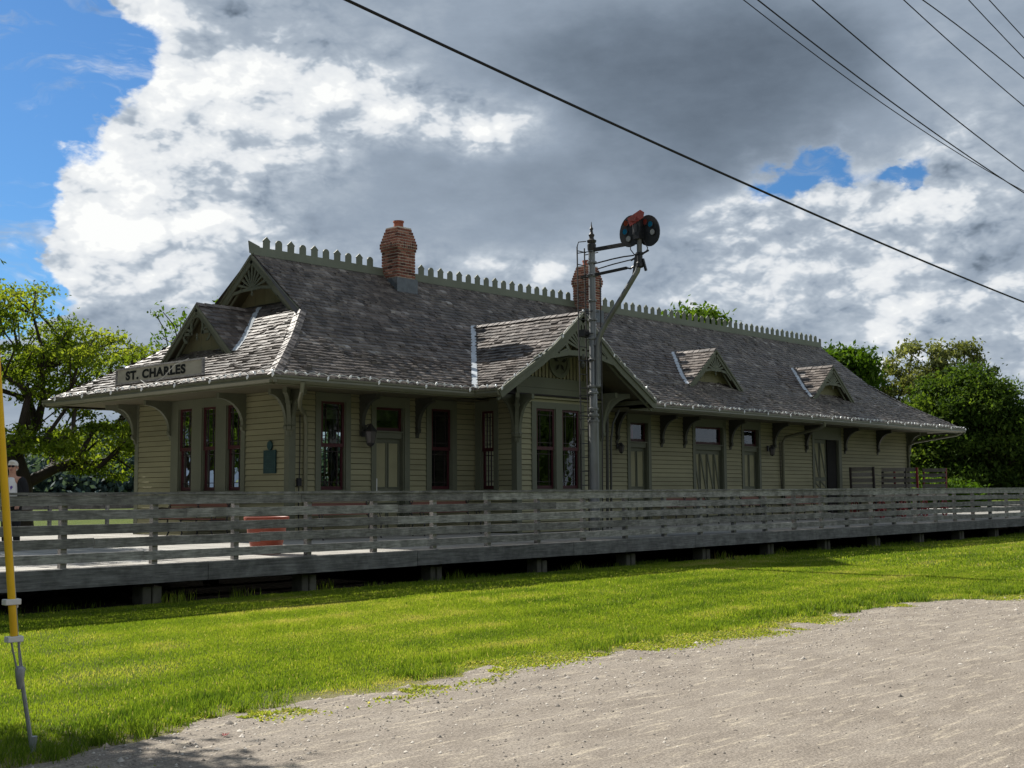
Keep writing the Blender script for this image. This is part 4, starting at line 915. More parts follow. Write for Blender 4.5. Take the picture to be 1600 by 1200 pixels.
# ================================================================ STRING LIGHTS
bm_=MB(); bm_.lathe((0,0,0),[(.014,.0),(.021,.018),(.027,.04),(.021,.065),(.005,.09)],6); proto_b=None
def stringlights(label,pts,sp=.27):
    global proto_b
    pts=[Vector(p) for p in pts]; t=thing('string_lights',label,'string lights',tuple(pts[0]),'strings of white bulbs along the eaves'); L_=[0]
    for a,b_ in zip(pts[:-1],pts[1:]): L_.append(L_[-1]+(b_-a).length)
    def at(d):
        for i in range(len(pts)-1):
            if d<=L_[i+1] or i==len(pts)-2: return pts[i].lerp(pts[i+1],(d-L_[i])/max(1e-6,L_[i+1]-L_[i]))
    w=[]; n=int(L_[-1]/sp); sp=L_[-1]/n
    for k in range(n+1):
        p=at(min(k*sp,L_[-1])); 
        for f,dz in ((-.25,.035),(0,.0),(.25,.04),(.5,.045)):
            d=(k+f)*sp
            if 0<=d<=L_[-1]: w.append(at(d)+Vector((0,0,dz+.01)))
        if proto_b is None:
            m2=MB(); m2.v=[tuple(Vector(v)+p) for v in bm_.v]; m2.f=bm_.f; m2.r=bm_.r; proto_b=m2.build('bulb',MT['bulb'],t,smooth=True); base_off=p-wloc(t); proto_b['off']=0
            me_=proto_b.data; 
            for v in me_.vertices: v.co-=base_off
            proto_b.location=base_off; ob=proto_b
        else:
            ob=proto_b.copy(); COL.objects.link(ob); ob.parent=t; ob.location=p-wloc(t)
        ob.rotation_euler=(random.uniform(-.8,.8),random.uniform(-.8,.8),random.uniform(0,6)) if k%5 else (R(180),.3,0)
    mb=MB(); mb.tube(w,.008,5); mb.build('wire',MT['whiteplastic'],t)
stringlights('string of white bulbs along the left end gutter',[(X0-.12,Y1-.6,ZE+.02),(X0-.12,Y0-.1,ZE+.02)])
stringlights('string of white bulbs on the front gutter left of the cross gable',[(X0-.1,Y0-.12,ZE+.02),(XL-.12,Y0-.12,ZE+.02),(XL-.12,YG+.02,ZE+.02)])
stringlights('string of white bulbs up and over the cross gable rake',[(XC-HW+a,YG-.06,pz(a)+.03) for a in ss]+[(XC+HW-a,YG-.06,pz(a)+.03) for a in ss[::-1]],.5)
stringlights('string of white bulbs on the front gutter right of the cross gable',[(XL+2*HW+.12,Y0-.12,ZE+.02),(X1+.1,Y0-.12,ZE+.02)])
# ================================================================ WALL LANTERNS & PLAQUES
def lantern(x,y,z,label,s=1.0):
    t=thing('wall_lantern',label,'lantern',(x,y,z),'dark wall lanterns on the front wall'); mb=MB()
    mb.box(x-.05*s,x+.05*s,y-.03,y,z-.08*s,z+.12*s); mb.tube([(x,y-.02,z+.06*s),(x,y-.12*s,z+.13*s),(x,y-.18*s,z+.1*s)],.012,6); mb.build('bracket_arm',MT['iron'],t)
    mb=MB(); c=(x,y-.18*s,z-.2*s); mb.lathe(c,[(.02,.34*s),(.11*s,.22*s),(.12*s,.20*s)],6); mb.lathe(c,[(.0,-.06*s),(.055*s,-.03*s),(.075*s,0),(.07*s,.01*s)],6)
    for k in range(6):
        a=k*math.pi/3; mb.tube([(c[0]+.07*s*math.cos(a),c[1]+.07*s*math.sin(a),c[2]),(c[0]+.11*s*math.cos(a),c[1]+.11*s*math.sin(a),c[2]+.21*s)],.007,4)
    mb.build('lantern_frame',MT['iron'],t)
    mb=MB(); mb.lathe(c,[(.062*s,.01),(.1*s,.2*s)],6); mb.build('lantern_glass',lant,t)
lant=painted('lantern_frosted_glass',(.09,.08,.085),None,.3,bump=0,spec=.6)
lantern(18.36,21.66,2.98,'large dark wall lantern left of the first door',1.35); lantern(27.80,21.66,2.86,'small dark wall lantern left of the door beyond the bay',.8); lantern(35.95,21.66,2.96,'dark wall lantern right of the narrow door',.95)
pt=thing('wall_plaque','dark green rectangular plaque with fine raised lettering rows on the left wall','plaque',(16.28,22.35,2.28)); mb=MB(); mb.box(16.235,16.27,22.12,22.56,2.03,2.54)
mb.build('plate',MT['plaque'],pt); mb=MB()
for k in range(11):
    z=2.48-k*.038; a=random.uniform(.02,.05); mb.box(16.228,16.236,22.16+a,22.52-a,z-.006,z+.006)
mb.build('raised_rows',MT['plaque'],pt)
mb=MB(); mb.lathe((16.25,22.34,2.645),[(.0,-.02),(.085,-.02),(.09,0),(.085,.02)],18,axis='x'); 
for i in range(len(mb.v)): mb.v[i]=(mb.v[i][0],mb.v[i][1],2.645+(mb.v[i][2]-2.645)*1.2)
tag(mb.build('oval_medallion',MT['plaque'],smooth=True),'small dark oval plaque above the rectangular one','plaque')
# ================================================================ SIGNAL MAST
MX,MY=21.24,17.20
sm=thing('railway_signal','tall grey signal mast with ladder, bent bracket pipe and round colour spectacles','railway signal',(MX,MY,.59))
mb=MB(); mb.lathe((MX,MY,0),[(.13,.59),(.13,.62),(.105,.64),(.105,3.2),(.085,3.22),(.085,3.9),(.078,3.92),(.075,7.08)],20)
for z,r_ in ((.66,.14),(3.15,.125),(3.28,.12),(3.42,.11),(3.78,.11),(3.92,.125),(4.52,.105),(5.0,.115),(5.42,.105),(5.85,.10),(6.42,.12),(6.72,.11)): mb.lathe((MX,MY,z),[(r_*.8,-.03),(r_,-.02),(r_,.02),(r_*.8,.03)],16)
mb.build('mast',MT['mast'],sm,smooth=True)
mb=MB(); mb.lathe((MX,MY,7.05),[(.085,-.06),(.095,-.03),(.10,.08),(.08,.1),(.105,.14),(.11,.17),(.06,.2),(.05,.24),(.065,.28),(.07,.3),(.04,.33),(.028,.40),(.045,.44),(.02,.48),(.004,.60)],14); mb.build('finial',MT['iron'],sm,smooth=True)
mb=MB()
pp=[(MX,17.06,3.92),(MX,17.06,4.76),(MX,17.03,4.95),(MX,16.93,5.15),(MX,16.72,5.42),(MX,16.35,5.85),(MX,16.08,6.18),(MX,15.93,6.36),(MX,15.87,6.55),(MX,15.86,7.35)]
mb.tube(pp,.058,12)
for z in (4.55,4.85): mb.box(MX-.05,MX+.05,17.0,17.2,z-.02,z+.02)
mb.lathe((MX,17.06,3.9),[(.058,0),(.075,.01),(.075,.05),(.058,.06)],12); mb.build('bracket_pipe',MT['mast'],sm,smooth=True)
mb=MB()
mb.bar((MX,17.2,7.0),(MX,15.9,7.0),.05,.085); mb.bar((MX,17.32,6.42),(MX,16.22,6.47),.045,.06); mb.tube([(MX,16.22,6.47),(MX,16.12,6.44),(MX,15.98,6.5),(MX,15.92,6.56)],.022,6)
mb.bar((MX,17.5,6.42),(MX,17.0,6.42),.07,.035)
mb.build('mast_arm',MT['iron'],sm)
mb=MB(); mb.tube([(MX,17.15,6.68),(MX,16.6,6.72),(MX,16.3,6.73),(MX,16.02,6.72)],.016,6); mb.tube([(MX,17.05,6.55),(MX,16.6,6.60),(MX,16.02,6.64)],.014,6); mb.tube([(MX+.02,16.98,6.33),(MX+.02,16.98,5.0),(MX+.02,16.97,3.2),(MX+.02,17.0,.62)],.014,6)
mb.box(MX-.02,MX+.06,16.93,17.03,5.02,5.12); mb.tube([(MX-.05,16.05,7.15),(MX-.05,16.07,6.85),(MX-.02,15.98,6.72)],.012,5); mb.tube([(MX+.05,15.80,7.05),(MX+.05,15.68,6.85),(MX+.05,15.72,6.76)],.012,5); mb.bar((MX,15.62,6.78),(MX,16.1,6.62),.03,.035)
mb.build('rod',MT['iron'],sm)
mb=MB(); mb.lathe((MX,15.86,6.55),[(.06,-.12),(.085,-.1),(.085,-.02),(.065,0),(.065,.16),(.09,.17),(.09,.21),(.065,.22)],10); mb.bar((MX-.02,15.92,6.74),(MX-.02,16.0,6.3),.05,.07); mb.bar((MX+.03,15.80,6.62),(MX+.03,15.72,6.35),.04,.05)
mb.bar((MX,15.86,7.2),(MX,15.86,7.5),.16,.14); mb.bar((MX-.1,15.95,7.28),(MX+.15,15.8,7.28),.10,.22); mb.box(MX-.12,MX+.12,15.78,15.94,7.05,7.2); mb.build('signal_casting',MT['blackiron'],sm)
# ladder
ld=MB()
for q in (-.13,.13): ld.tube([(MX+q-.02,17.50,7.1),(MX+q-.02,17.48,5),(MX+q,17.46,3.2),(MX+q,17.47,.6)],.017,5)
ld.tube([(MX-.15,17.5,7.1),(MX-.15,17.46,7.2),(MX-.1,17.28,7.2)],.012,5)
z=.8
while z<7.05: ld.tube([(MX-.15,17.475,z),(MX+.13,17.475,z)],.012,5); z+=.31
for z in (1.5,3.2,3.35,3.72,4.5,5.1,5.6,6.42,6.95):
    ld.bar((MX-.15,17.49,z),(MX-.10,17.1,z),.02,.018); ld.bar((MX+.13,17.49,z),(MX+.10,17.1,z),.02,.018)
ld.box(MX-.16,MX+.14,17.30,17.50,5.05,5.2); ld.build('ladder',MT['iron'],sm)
def spect(xo,cy,cz,ang,lens_,label):
    """curved spectacle plate with lenses; in the plane x = xo"""
    a0=R(ang); poly=[]
    ry,rz=.285,.36
    for k in range(26):
        t=2*math.pi*k/26; r_=1.0
        y=ry*math.cos(t); z=rz*math.sin(t)
        if -2.1<t-math.pi*2<-.9 or 4.2<t<5.4: r_=.96
        poly.append((y*r_,z*r_))
    ca,sa=math.cos(a0),math.sin(a0); poly=[(y*ca-z*sa,y*sa+z*ca) for y,z in poly]
    m2=MB(); m2.prism(poly,(xo,cy,cz),(0,1,0),(0,0,1),.03,.5); s_=m2.build('spectacle',MT['blackiron'],sm); s_['label']=label
    for (y,z,mk) in lens_:
        m3=MB(); m3.lathe((xo,y,z),[(.0,-.02),(.062,-.014),(.066,-.008),(.066,.045),(.0,.045)],18,axis='x'); m3.build('lens',MT[mk],s_,smooth=True)
        m3=MB(); 
        for k in range(16):
            a,b_=2*math.pi*k/16,2*math.pi*(k+1)/16; m3.bar((xo-.012,y+.075*math.cos(a),z+.075*math.sin(a)),(xo-.012,y+.075*math.cos(b_),z+.075*math.sin(b_)),.02,.018,up=(1,0,0))
        m3.build('lens_ring',MT['blackiron'],s_)
spect(MX-.06,16.07,7.25,12,[(16.17,7.44,'lens_amber'),(16.20,7.26,'lens_blue'),(16.11,7.09,'lens_clear')],'nearer black spectacle plate with amber, blue and clear lenses')
spect(MX+.06,15.66,7.22,-14,[(15.74,7.43,'lens_red'),(15.60,7.36,'lens_blue'),(15.55,7.18,'lens_clear')],'farther black spectacle plate with red, blue and clear lenses')
mb=MB(); mb.prism([(-.25,-.10),(.13,-.10),(.20,0),(.13,.10),(-.25,.10)],(MX-.10,15.83,7.53),(0,-.93,.36),(0,.36,.93),.02,.5); mb.prism([(-.02,-.06),(.22,-.06),(.22,.06),(-.02,.06)],(MX-.12,16.0,7.50),(0,-.7,-.1),(0,-.1,.7),.02,.5); mb.build('signal_blade',MT['bladered'],sm)
# ================================================================ OVERHEAD CABLES
def cable(label,pts,r,ext0=-30,ext1=120,y=12):
    (x1,z1),(x2,z2),(x3,z3)=pts; A=np.polyfit([x1,x2,x3],[z1,z2,z3],2)
    xs=np.concatenate([np.linspace(x1-12,x1,6)[:-1],np.linspace(x1,x3+45,40)]); mb=MB()
    mb.tube([(x,y,float(np.polyval(A,x))) for x in xs],r,6); return tag(mb.build('overhead_cable',MT['cable'],smooth=True),label,'cable','overhead cables')
def cp(pts,y): return [(a*y,b*y+1.6) for a,b in pts]
cable('thick black cable sloping across the middle of the sky, lowest of all',cp([(.82,.529),(1.5,.479),(2.75,.412)],12),.021)
zy=9.0
def two(label,u0,u1,y,r,sag=.0012):
    p=cp([u0,u1],y); (xa,za),(xb,zb)=p; xm=(xa+xb)/2; return cable(label,[p[0],(xm,(za+zb)/2-sag*(xb-xa)**2/4*1.0),p[1]],r,y=y)
two('thinner dark cable crossing its thicker neighbour, second from below',(1.62,.767),(2.78,.668),13,.011,.004)
two('dark cable third from below, closely beside the thin one',(1.66,.780),(2.78,.664),13.1,.016,.0025)
two('dark cable fourth from below, alone in the upper right sky',(1.84,.832),(2.79,.714),13,.016,.0025)
two('dark cable fourth from the top right corner',(2.20,.938),(2.81,.869),13,.015,.0025)
two('dark cable third from the top right corner',(2.33,.963),(2.81,.937),12.4,.015,-.004)
two('dark cable second from the top right corner',(2.62,1.015),(2.82,.985),12,.014,.002)
two('dark cable clipping the very top right corner',(2.76,1.045),(2.82,1.036),11.6,.014,.002)
# ================================================================ GUY WIRE
gy=thing('guy_wire','slanting guy wire in a yellow plastic guard, anchored at the grass edge','guy wire',(3.69,7.5,0))
G0=Vector((3.695,7.5,-.02)); G1=Vector((3.595,7.5,.52)); G2=Vector((3.555,7.5,.68)); G3=Vector((3.42,7.5,2.09)); dirg=(G3-G2).normalized(); G4=G2+dirg*2.3; G5=G2+dirg*8.5
mb=MB(); mb.tube([G0,G1],.014,8); mb.tube([G0,G0+Vector((.0,0,.12))],.022,8); mb.lathe(G1-Vector((0,0,.06)),[(.014,-.06),(.026,.0),(.03,.06),(.02,.08)],10); mb.build('anchor_rod',MT['galv'],gy,smooth=True)
mb=MB(); mb.tube([G1+Vector((-.02,0,0)),G2+Vector((-.028,0,.04))],.006,6); mb.tube([G1+Vector((.014,0,0)),G2+Vector((.02,0,.04))],.006,6); mb.bar(G1+Vector((-.03,0,0)),G1+Vector((.03,0,0)),.02,.02); mb.build('turnbuckle',MT['galv'],gy)
for q,nm in ((0.03,'clamp'),(.26,'clamp')):
    c=G2+dirg*q; mb=MB(); mb.box(c.x-.052,c.x+.048,c.y-.03,c.y+.03,c.z-.018,c.z+.018); mb.bar(c+Vector((.035,-.0,.02)),c+Vector((.035,0,-.04)),.012,.012); mb.build(nm,MT['whiteplastic'],gy,bevel=.004)
mb=MB(); n=14; vs=[]; up=Vector((0,1,0)); sx_=dirg.cross(up).normalized()
mb.tube([G2+dirg*.05,G2+dirg*.3,G4],[.023,.024,.025],14); mb.build('guard',MT['yellow'],gy,smooth=True)
mb=MB(); mb.tube([G1,G5],.0055,6); mb.build('strand',MT['galv'],gy)
# ================================================================ PLANTER
pl=thing('planter','large terracotta-coloured round planter standing behind the railing','planter',(12.3,16.98,.59)); c=(12.3,16.98,.59); KP=.77
mb=MB(); mb.lathe(c,[(a_*KP,b_) for a_,b_ in [(.30,0),(.33,.02),(.36,.12),(.345,.14),(.385,.28),(.40,.30),(.415,.42),(.43,.44),(.44,.55),(.475,.56),(.485,.585),(.485,.615),(.46,.62),(.43,.60),(.42,.52),(0.0,.50)]],40); mb.build('pot',MT['terra'],pl,smooth=True)
mb=MB(); mb.lathe(c,[(.31,.50),(.30,.535),(.15,.56),(.0,.565)],24); mb.build('soil',MT['soil'],pl)
# ================================================================ BENCHES
def bench(x,y,L_,rot,label,red=False):
    t=thing('platform_bench',label,'bench',(x,y,.59),'slatted benches against the station walls',rz=0)
    ca,sa=math.cos(rot),math.sin(rot)
    def T(a,d,z): return (x+a*ca-d*sa,y+a*sa+d*ca,.59+z)
    def bx(m_,a0,a1,d0,d1,z0,z1,tl=0):
        m_.add([T(a0,d0,z0),T(a1,d0,z0),T(a1,d1,z0),T(a0,d1,z0),T(a0,d0+tl,z1),T(a1,d0+tl,z1),T(a1,d1+tl,z1),T(a0,d1+tl,z1)],[(0,3,2,1),(4,5,6,7),(0,1,5,4),(1,2,6,5),(2,3,7,6),(3,0,4,7)])
    m_=MB(); h=L_/2
    for k in range(5): bx(m_,-h,h,-.42+k*.085,-.42+k*.085+.07,.43,.455)
    m_.build('seat',MT['slat'],t); m_=MB()
    for k in range(4): bx(m_,-h,h,.03+k*.02,.055+k*.02,.52+k*.095,.52+k*.095+.075,.012)
    m_.build('backrest',MT['slat'],t)
    for a in ((-h,h) if L_<1.9 else (-h,0,h)):
        m_=MB(); bx(m_,a-.02,a+.02,-.43,.05,.40,.43); 
        for d in (-.38,.02):
            m_.tube([T(a,d-.03,0),T(a,d+.03,.12),T(a,d-.02,.26),T(a,d,.41)],.018,6)
        m_.tube([T(a,.02,.42),T(a,.06,.62),T(a,.13,.93),T(a,.10,.97),T(a,.07,.94)],.018,6)
        m_.tube([T(a,.05,.66),T(a,-.15,.68),T(a,-.38,.66),T(a,-.43,.60),T(a,-.40,.55),T(a,-.36,.58)],.016,6); m_.tube([T(a,-.38,.42),T(a,-.36,.52),T(a,-.30,.58),T(a,-.24,.52),T(a,-.28,.46)],.012,6)
        for k in range(3): 
            q=[T(a+.05*math.cos(u_),.06,.55+.12*k+.05*math.sin(u_)) for u_ in np.linspace(0,6.28,9)]; m_.tube(q,.010,5,caps=False)
        m_.build('iron_end',MT['iron'],t)
bench(17.30,21.15,1.62,0,'slatted bench under the first front window from the left'); bench(20.35,21.15,1.85,0,'slatted bench between the first door and the bay')
bench(15.75,24.45,2.4,-math.pi/2,'slatted bench under the three windows of the left wall'); bench(30.45,21.15,2.2,0,'slatted bench right of the signal mast, before the double door')
bench(34.0,21.1,1.1,0,'short slatted bench between the double door and the narrow door'); bench(37.4,21.15,2.3,0,'slatted bench left of the half open freight door')
# ================================================================ BAGGAGE CARTS
def cart(x,y,rot,label,red):
    t=thing('baggage_cart',label,'cart',(x,y,.59),'old wooden baggage carts at the right end'); ca,sa=math.cos(rot),math.sin(rot)
    def T(a,d,z): return Vector((x+a*ca-d*sa,y+a*sa+d*ca,.59+z))
    m_=MB()
    for k in range(8): m_.bar(T(-1.25,-.42+k*.12,.80),T(1.25,-.42+k*.12,.80),.11,.04)
    for d in (-.46,.46): m_.bar(T(-1.3,d,.73),T(1.3,d,.73),.06,.12)
    m_.build('bed',MT['cartwood'],t)
    for e in (-1,1):
        for d in (-.44,.44):
            m_=MB(); m_.bar(T(e*1.22,d,.75),T(e*1.26,d,1.80),.07,.06,up=T(1,0,0)-T(0,0,0)); ee=m_.build('end_stake',MT['cartred'] if red else MT['darkwood'],t)
        m_=MB()
        for k in range(5): m_.bar(T(e*1.24-.03*e,-.46,.93+k*.2),T(e*1.24-.03*e,.46,.93+k*.2),.025,.135)
        m_.build('end_slat',MT['cartwood'],ee)
    for a,r_ in ((-.85,.30),(.85,.30)):
        for d in (-.52,.52):
            m_=MB(); c=T(a,d,r_)
            q=[c+(T(1,0,0)-T(0,0,0))*(r_*math.cos(u_))+Vector((0,0,r_*math.sin(u_)))  for u_ in np.linspace(0,2*math.pi,25)]; m_.tube(q,.025,6,caps=False); w=m_.build('wheel',MT['cartred'],t); m_=MB()
            for k in range(10): u_=k*math.pi/5; m_.bar(c,c+(T(1,0,0)-T(0,0,0))*(r_*math.cos(u_))+Vector((0,0,r_*math.sin(u_))),.025,.025)
            m_.lathe(c-Vector((0,.06,0)),[(.05,0),(.06,.03),(.06,.09),(.05,.12)],10,axis='y'); m_.build('spokes',MT['cartred'],w)
        m_=MB(); m_.bar(T(a,-.5,r_),T(a,.5,r_),.05,.05); m_.bar(T(a,-.3,r_),T(a,-.3,.7),.06,.06); m_.bar(T(a,.3,r_),T(a,.3,.7),.06,.06); m_.build('axle',MT['iron'],t)
    m_=MB()
    for k in range(3):
        z=1.15+k*.2; pts=[T(-1.2+2.4*f,-.44,z-.10*math.sin(math.pi*f)) for f in np.linspace(0,1,9)]; m_.tube(pts,.009,5)
    m_.build('side_chain',MT['iron'],t)
cart(41.75,20.6,0.0,'dark slatted baggage cart against the right end of the front wall',False)
cart(44.6,20.3,0.0,'grey slatted baggage cart with red stakes at the station corner',True)
# ================================================================ PERSON
pe=thing('person','white-haired person in a white t-shirt and dark cardigan standing on the platform','person',(10.3,22.0,.59))
def skinmesh(name,V,E_,Rr,mat,parent,sub=2):
    me=bpy.data.meshes.new(name); me.from_pydata([tuple(v) for v in V],E_,[]); o=bpy.data.objects.new(name,me); COL.objects.link(o)
    o.modifiers.new('skin','SKIN').use_smooth_shade=True; sv=me.skin_vertices[0].data
    for i,r_ in enumerate(Rr): sv[i].radius=r_ if hasattr(r_,'__len__') else (r_,r_)
    sv[0].use_root=True; s_=o.modifiers.new('sub','SUBSURF'); s_.levels=sub; s_.render_levels=sub
    bpy.context.view_layer.update(); m2=bpy.data.meshes.new_from_object(o.evaluated_get(bpy.context.evaluated_depsgraph_get())); bpy.data.objects.remove(o)
    m2.materials.clear(); m2.materials.append(mat); m2.shade_smooth(); m2.name=name; o=bpy.data.objects.new(name,m2); COL.objects.link(o); o.parent=parent; return o
skin=painted('skin',(.50,.27,.19),(.42,.21,.15),.55,8,bump=.05,amt=.4,var=0); hair=painted('white_hair',(.72,.69,.62),(.55,.52,.46),.6,30,(1,1,3),.4,amt=.5); shirt=painted('white_cotton',(.74,.73,.72),(.62,.61,.60),.85,6,bump=.2,amt=.4,var=0); knit=painted('black_knit',(.018,.019,.022),None,.9); heart=painted('purple_print',(.20,.13,.45),None,.8,bump=0)
PA=R(205)   # facing direction (towards the camera and a little left)
fx,fy=math.cos(PA+math.pi/4*0),math.sin(PA)
FW=Vector((math.cos(R(228)),math.sin(R(228)),0)); RT=Vector((FW.y,-FW.x,0))  # person's right-hand side
def H_(r_,f,z): return RT*r_+FW*f+Vector((0,0,z))
V=[H_(0,0,.86),H_(0,-.01,1.05),H_(0,0,1.24),H_(0,-.01,1.33),H_(0,0,1.41),H_(0,.01,1.50),H_(0,.01,1.57),
   H_(.17,-.01,1.30),H_(.22,-.02,1.03),H_(.20,.12,.86),H_(.18,.20,.82), H_(-.17,-.01,1.30),H_(-.23,-.02,1.03),H_(-.20,.10,.86),H_(-.17,.17,.84),
   H_(.09,0,.80),H_(.10,.02,.45),H_(.10,-.02,.09),H_(.11,.10,.03), H_(-.09,0,.80),H_(-.10,.02,.45),H_(-.10,-.02,.09),H_(-.11,.10,.03), H_(0,.075,1.485)]
E_=[(0,1),(1,2),(2,3),(3,4),(4,5),(5,6),(2,7),(7,8),(8,9),(9,10),(2,11),(11,12),(12,13),(13,14),(0,15),(15,16),(16,17),(17,18),(0,19),(19,20),(20,21),(21,22)]
Rr=[(.15,.12),(.12,.09),(.11,.075),(.06,.055),(.055,.058),(.078,.09),(.070,.082),.058,.042,.030,.026,.058,.042,.030,.026,.085,.058,.036,.03,.085,.058,.036,.03,.01]
skinmesh('body',V[:23],E_,Rr[:23],skin,pe)
Vs=[H_(0,0,.80),H_(0,0,.98),H_(0,0,1.15),H_(0,0,1.27),H_(0,0,1.345)]
skinmesh('t_shirt',Vs,[(0,1),(1,2),(2,3),(3,4)],[(.172,.14),(.165,.13),(.172,.13),(.15,.10),(.075,.07)],shirt,pe)
for sgn in (1,-1):
    Vc=[H_(sgn*.13,-.035,.80),H_(sgn*.13,-.035,1.02),H_(sgn*.12,-.03,1.22),H_(sgn*.175,-.012,1.305),H_(sgn*.235,-.02,1.03),H_(sgn*.21,.12,.86)]
    skinmesh('cardigan',Vc,[(0,1),(1,2),(2,3),(3,4),(4,5)],[(.095,.13),(.09,.125),(.09,.12),.10,.070,.050],knit,pe)
Vc=[H_(0,-.09,.78),H_(0,-.09,1.0),H_(0,-.08,1.25)]; skinmesh('cardigan_back',Vc,[(0,1),(1,2)],[(.17,.07),(.165,.07),(.15,.06)],knit,pe)
skinmesh('trousers',[H_(0,0,.90),H_(.09,0,.80),H_(.10,.02,.45),H_(.10,-.01,.10),H_(-.09,0,.80),H_(-.10,.02,.45),H_(-.10,-.01,.10)],[(0,1),(1,2),(2,3),(0,4),(4,5),(5,6)],[(.165,.135),.10,.075,.062,.10,.075,.062],knit,pe)
for sgn in (1,-1): skinmesh('shoe',[H_(sgn*.11,-.05,.05),H_(sgn*.11,.06,.045),H_(sgn*.115,.16,.035)],[(0,1),(1,2)],[(.045,.05),(.05,.045),(.042,.032)],shirt,pe,1)
# hands with five fingers
for sgn in (1,-1):
    b0=H_(sgn*.18,.20,.82); Vh=[b0,b0+H_(0,.05,-.02)]; Eh=[(0,1)]; Rh=[(.030,.018),(.038,.016)]
    for k,(dx,ln) in enumerate(((-.028,.055),(-.010,.065),(.010,.06),(.027,.048))):
        i=len(Vh); Vh+= [b0+H_(dx,.075,-.03),b0+H_(dx*1.1,.075+ln*.5,-.045),b0+H_(dx*1.1,.075+ln*.8,-.075)]; Eh+=[(1,i),(i,i+1),(i+1,i+2)]; Rh+=[.009,.008,.007]
    i=len(Vh); Vh+=[b0+H_(-sgn*.035,.03,-.02),b0+H_(-sgn*.05,.06,-.04)]; Eh+=[(0,i),(i,i+1)]; Rh+=[.010,.008]
    skinmesh('hand',Vh,Eh,Rh,skin,pe,1)
hc=Vector((0,0,0))
def ell(mb,c,rx,ry,rz,n=16,m_=10,zmin=-2):
    vs=[];fs=[]
    for i in range(m_+1):
        ph=-math.pi/2+math.pi*i/m_
        for j in range(n):
            t=2*math.pi*j/n; q=Vector((rx*math.cos(ph)*math.cos(t),ry*math.cos(ph)*math.sin(t),max(rz*math.sin(ph),zmin)))
            vs.append(wloc(pe)+c+RT*q.x+FW*q.y+Vector((0,0,q.z)))
    for i in range(m_):
        for j in range(n): fs.append((i*n+j,i*n+(j+1)%n,(i+1)*n+(j+1)%n,(i+1)*n+j))
    mb.add(vs,fs,.5)
mb=MB(); ell(mb,H_(0,-.022,1.555),.088,.098,.085,zmin=-.03); ell(mb,H_(0,-.05,1.50),.080,.07,.075); ell(mb,H_(0,.055,1.605),.06,.04,.035); mb.build('hair',hair,pe,smooth='all')
mb=MB(); ell(mb,H_(0,.105,1.495),.012,.016,.022); ell(mb,H_(.088,0,1.50),.012,.022,.03); ell(mb,H_(-.088,0,1.50),.012,.022,.03); ell(mb,H_(0,.07,1.44),.03,.025,.02); mb.build('nose_and_ears',skin,pe,smooth='all')
mb=MB(); ell(mb,H_(0,.093,1.455),.024,.008,.006); mb.build('mouth',painted('lips',(.30,.10,.09)),pe,smooth='all')
mb=MB(); ell(mb,H_(.033,.092,1.525),.030,.012,.020); ell(mb,H_(-.033,.092,1.525),.030,.012,.020); w_=wloc(pe); mb.bar(w_+H_(-.01,.1,1.53),w_+H_(.01,.1,1.53),.006,.006); mb.bar(w_+H_(.062,.085,1.53),w_+H_(.088,0,1.53),.005,.008); mb.bar(w_+H_(-.062,.085,1.53),w_+H_(-.088,0,1.53),.005,.008); mb.build('sunglasses',MT['cable'],pe)
mb=MB(); poly=[(0,-.045),(.045,.005),(.042,.03),(.022,.042),(0,.025),(-.022,.042),(-.042,.03),(-.045,.005)]
mb.prism(poly,wloc(pe)+H_(0,.128,1.13),RT,Vector((0,0,1)),.004,.5); mb.build('heart_print',heart,pe)
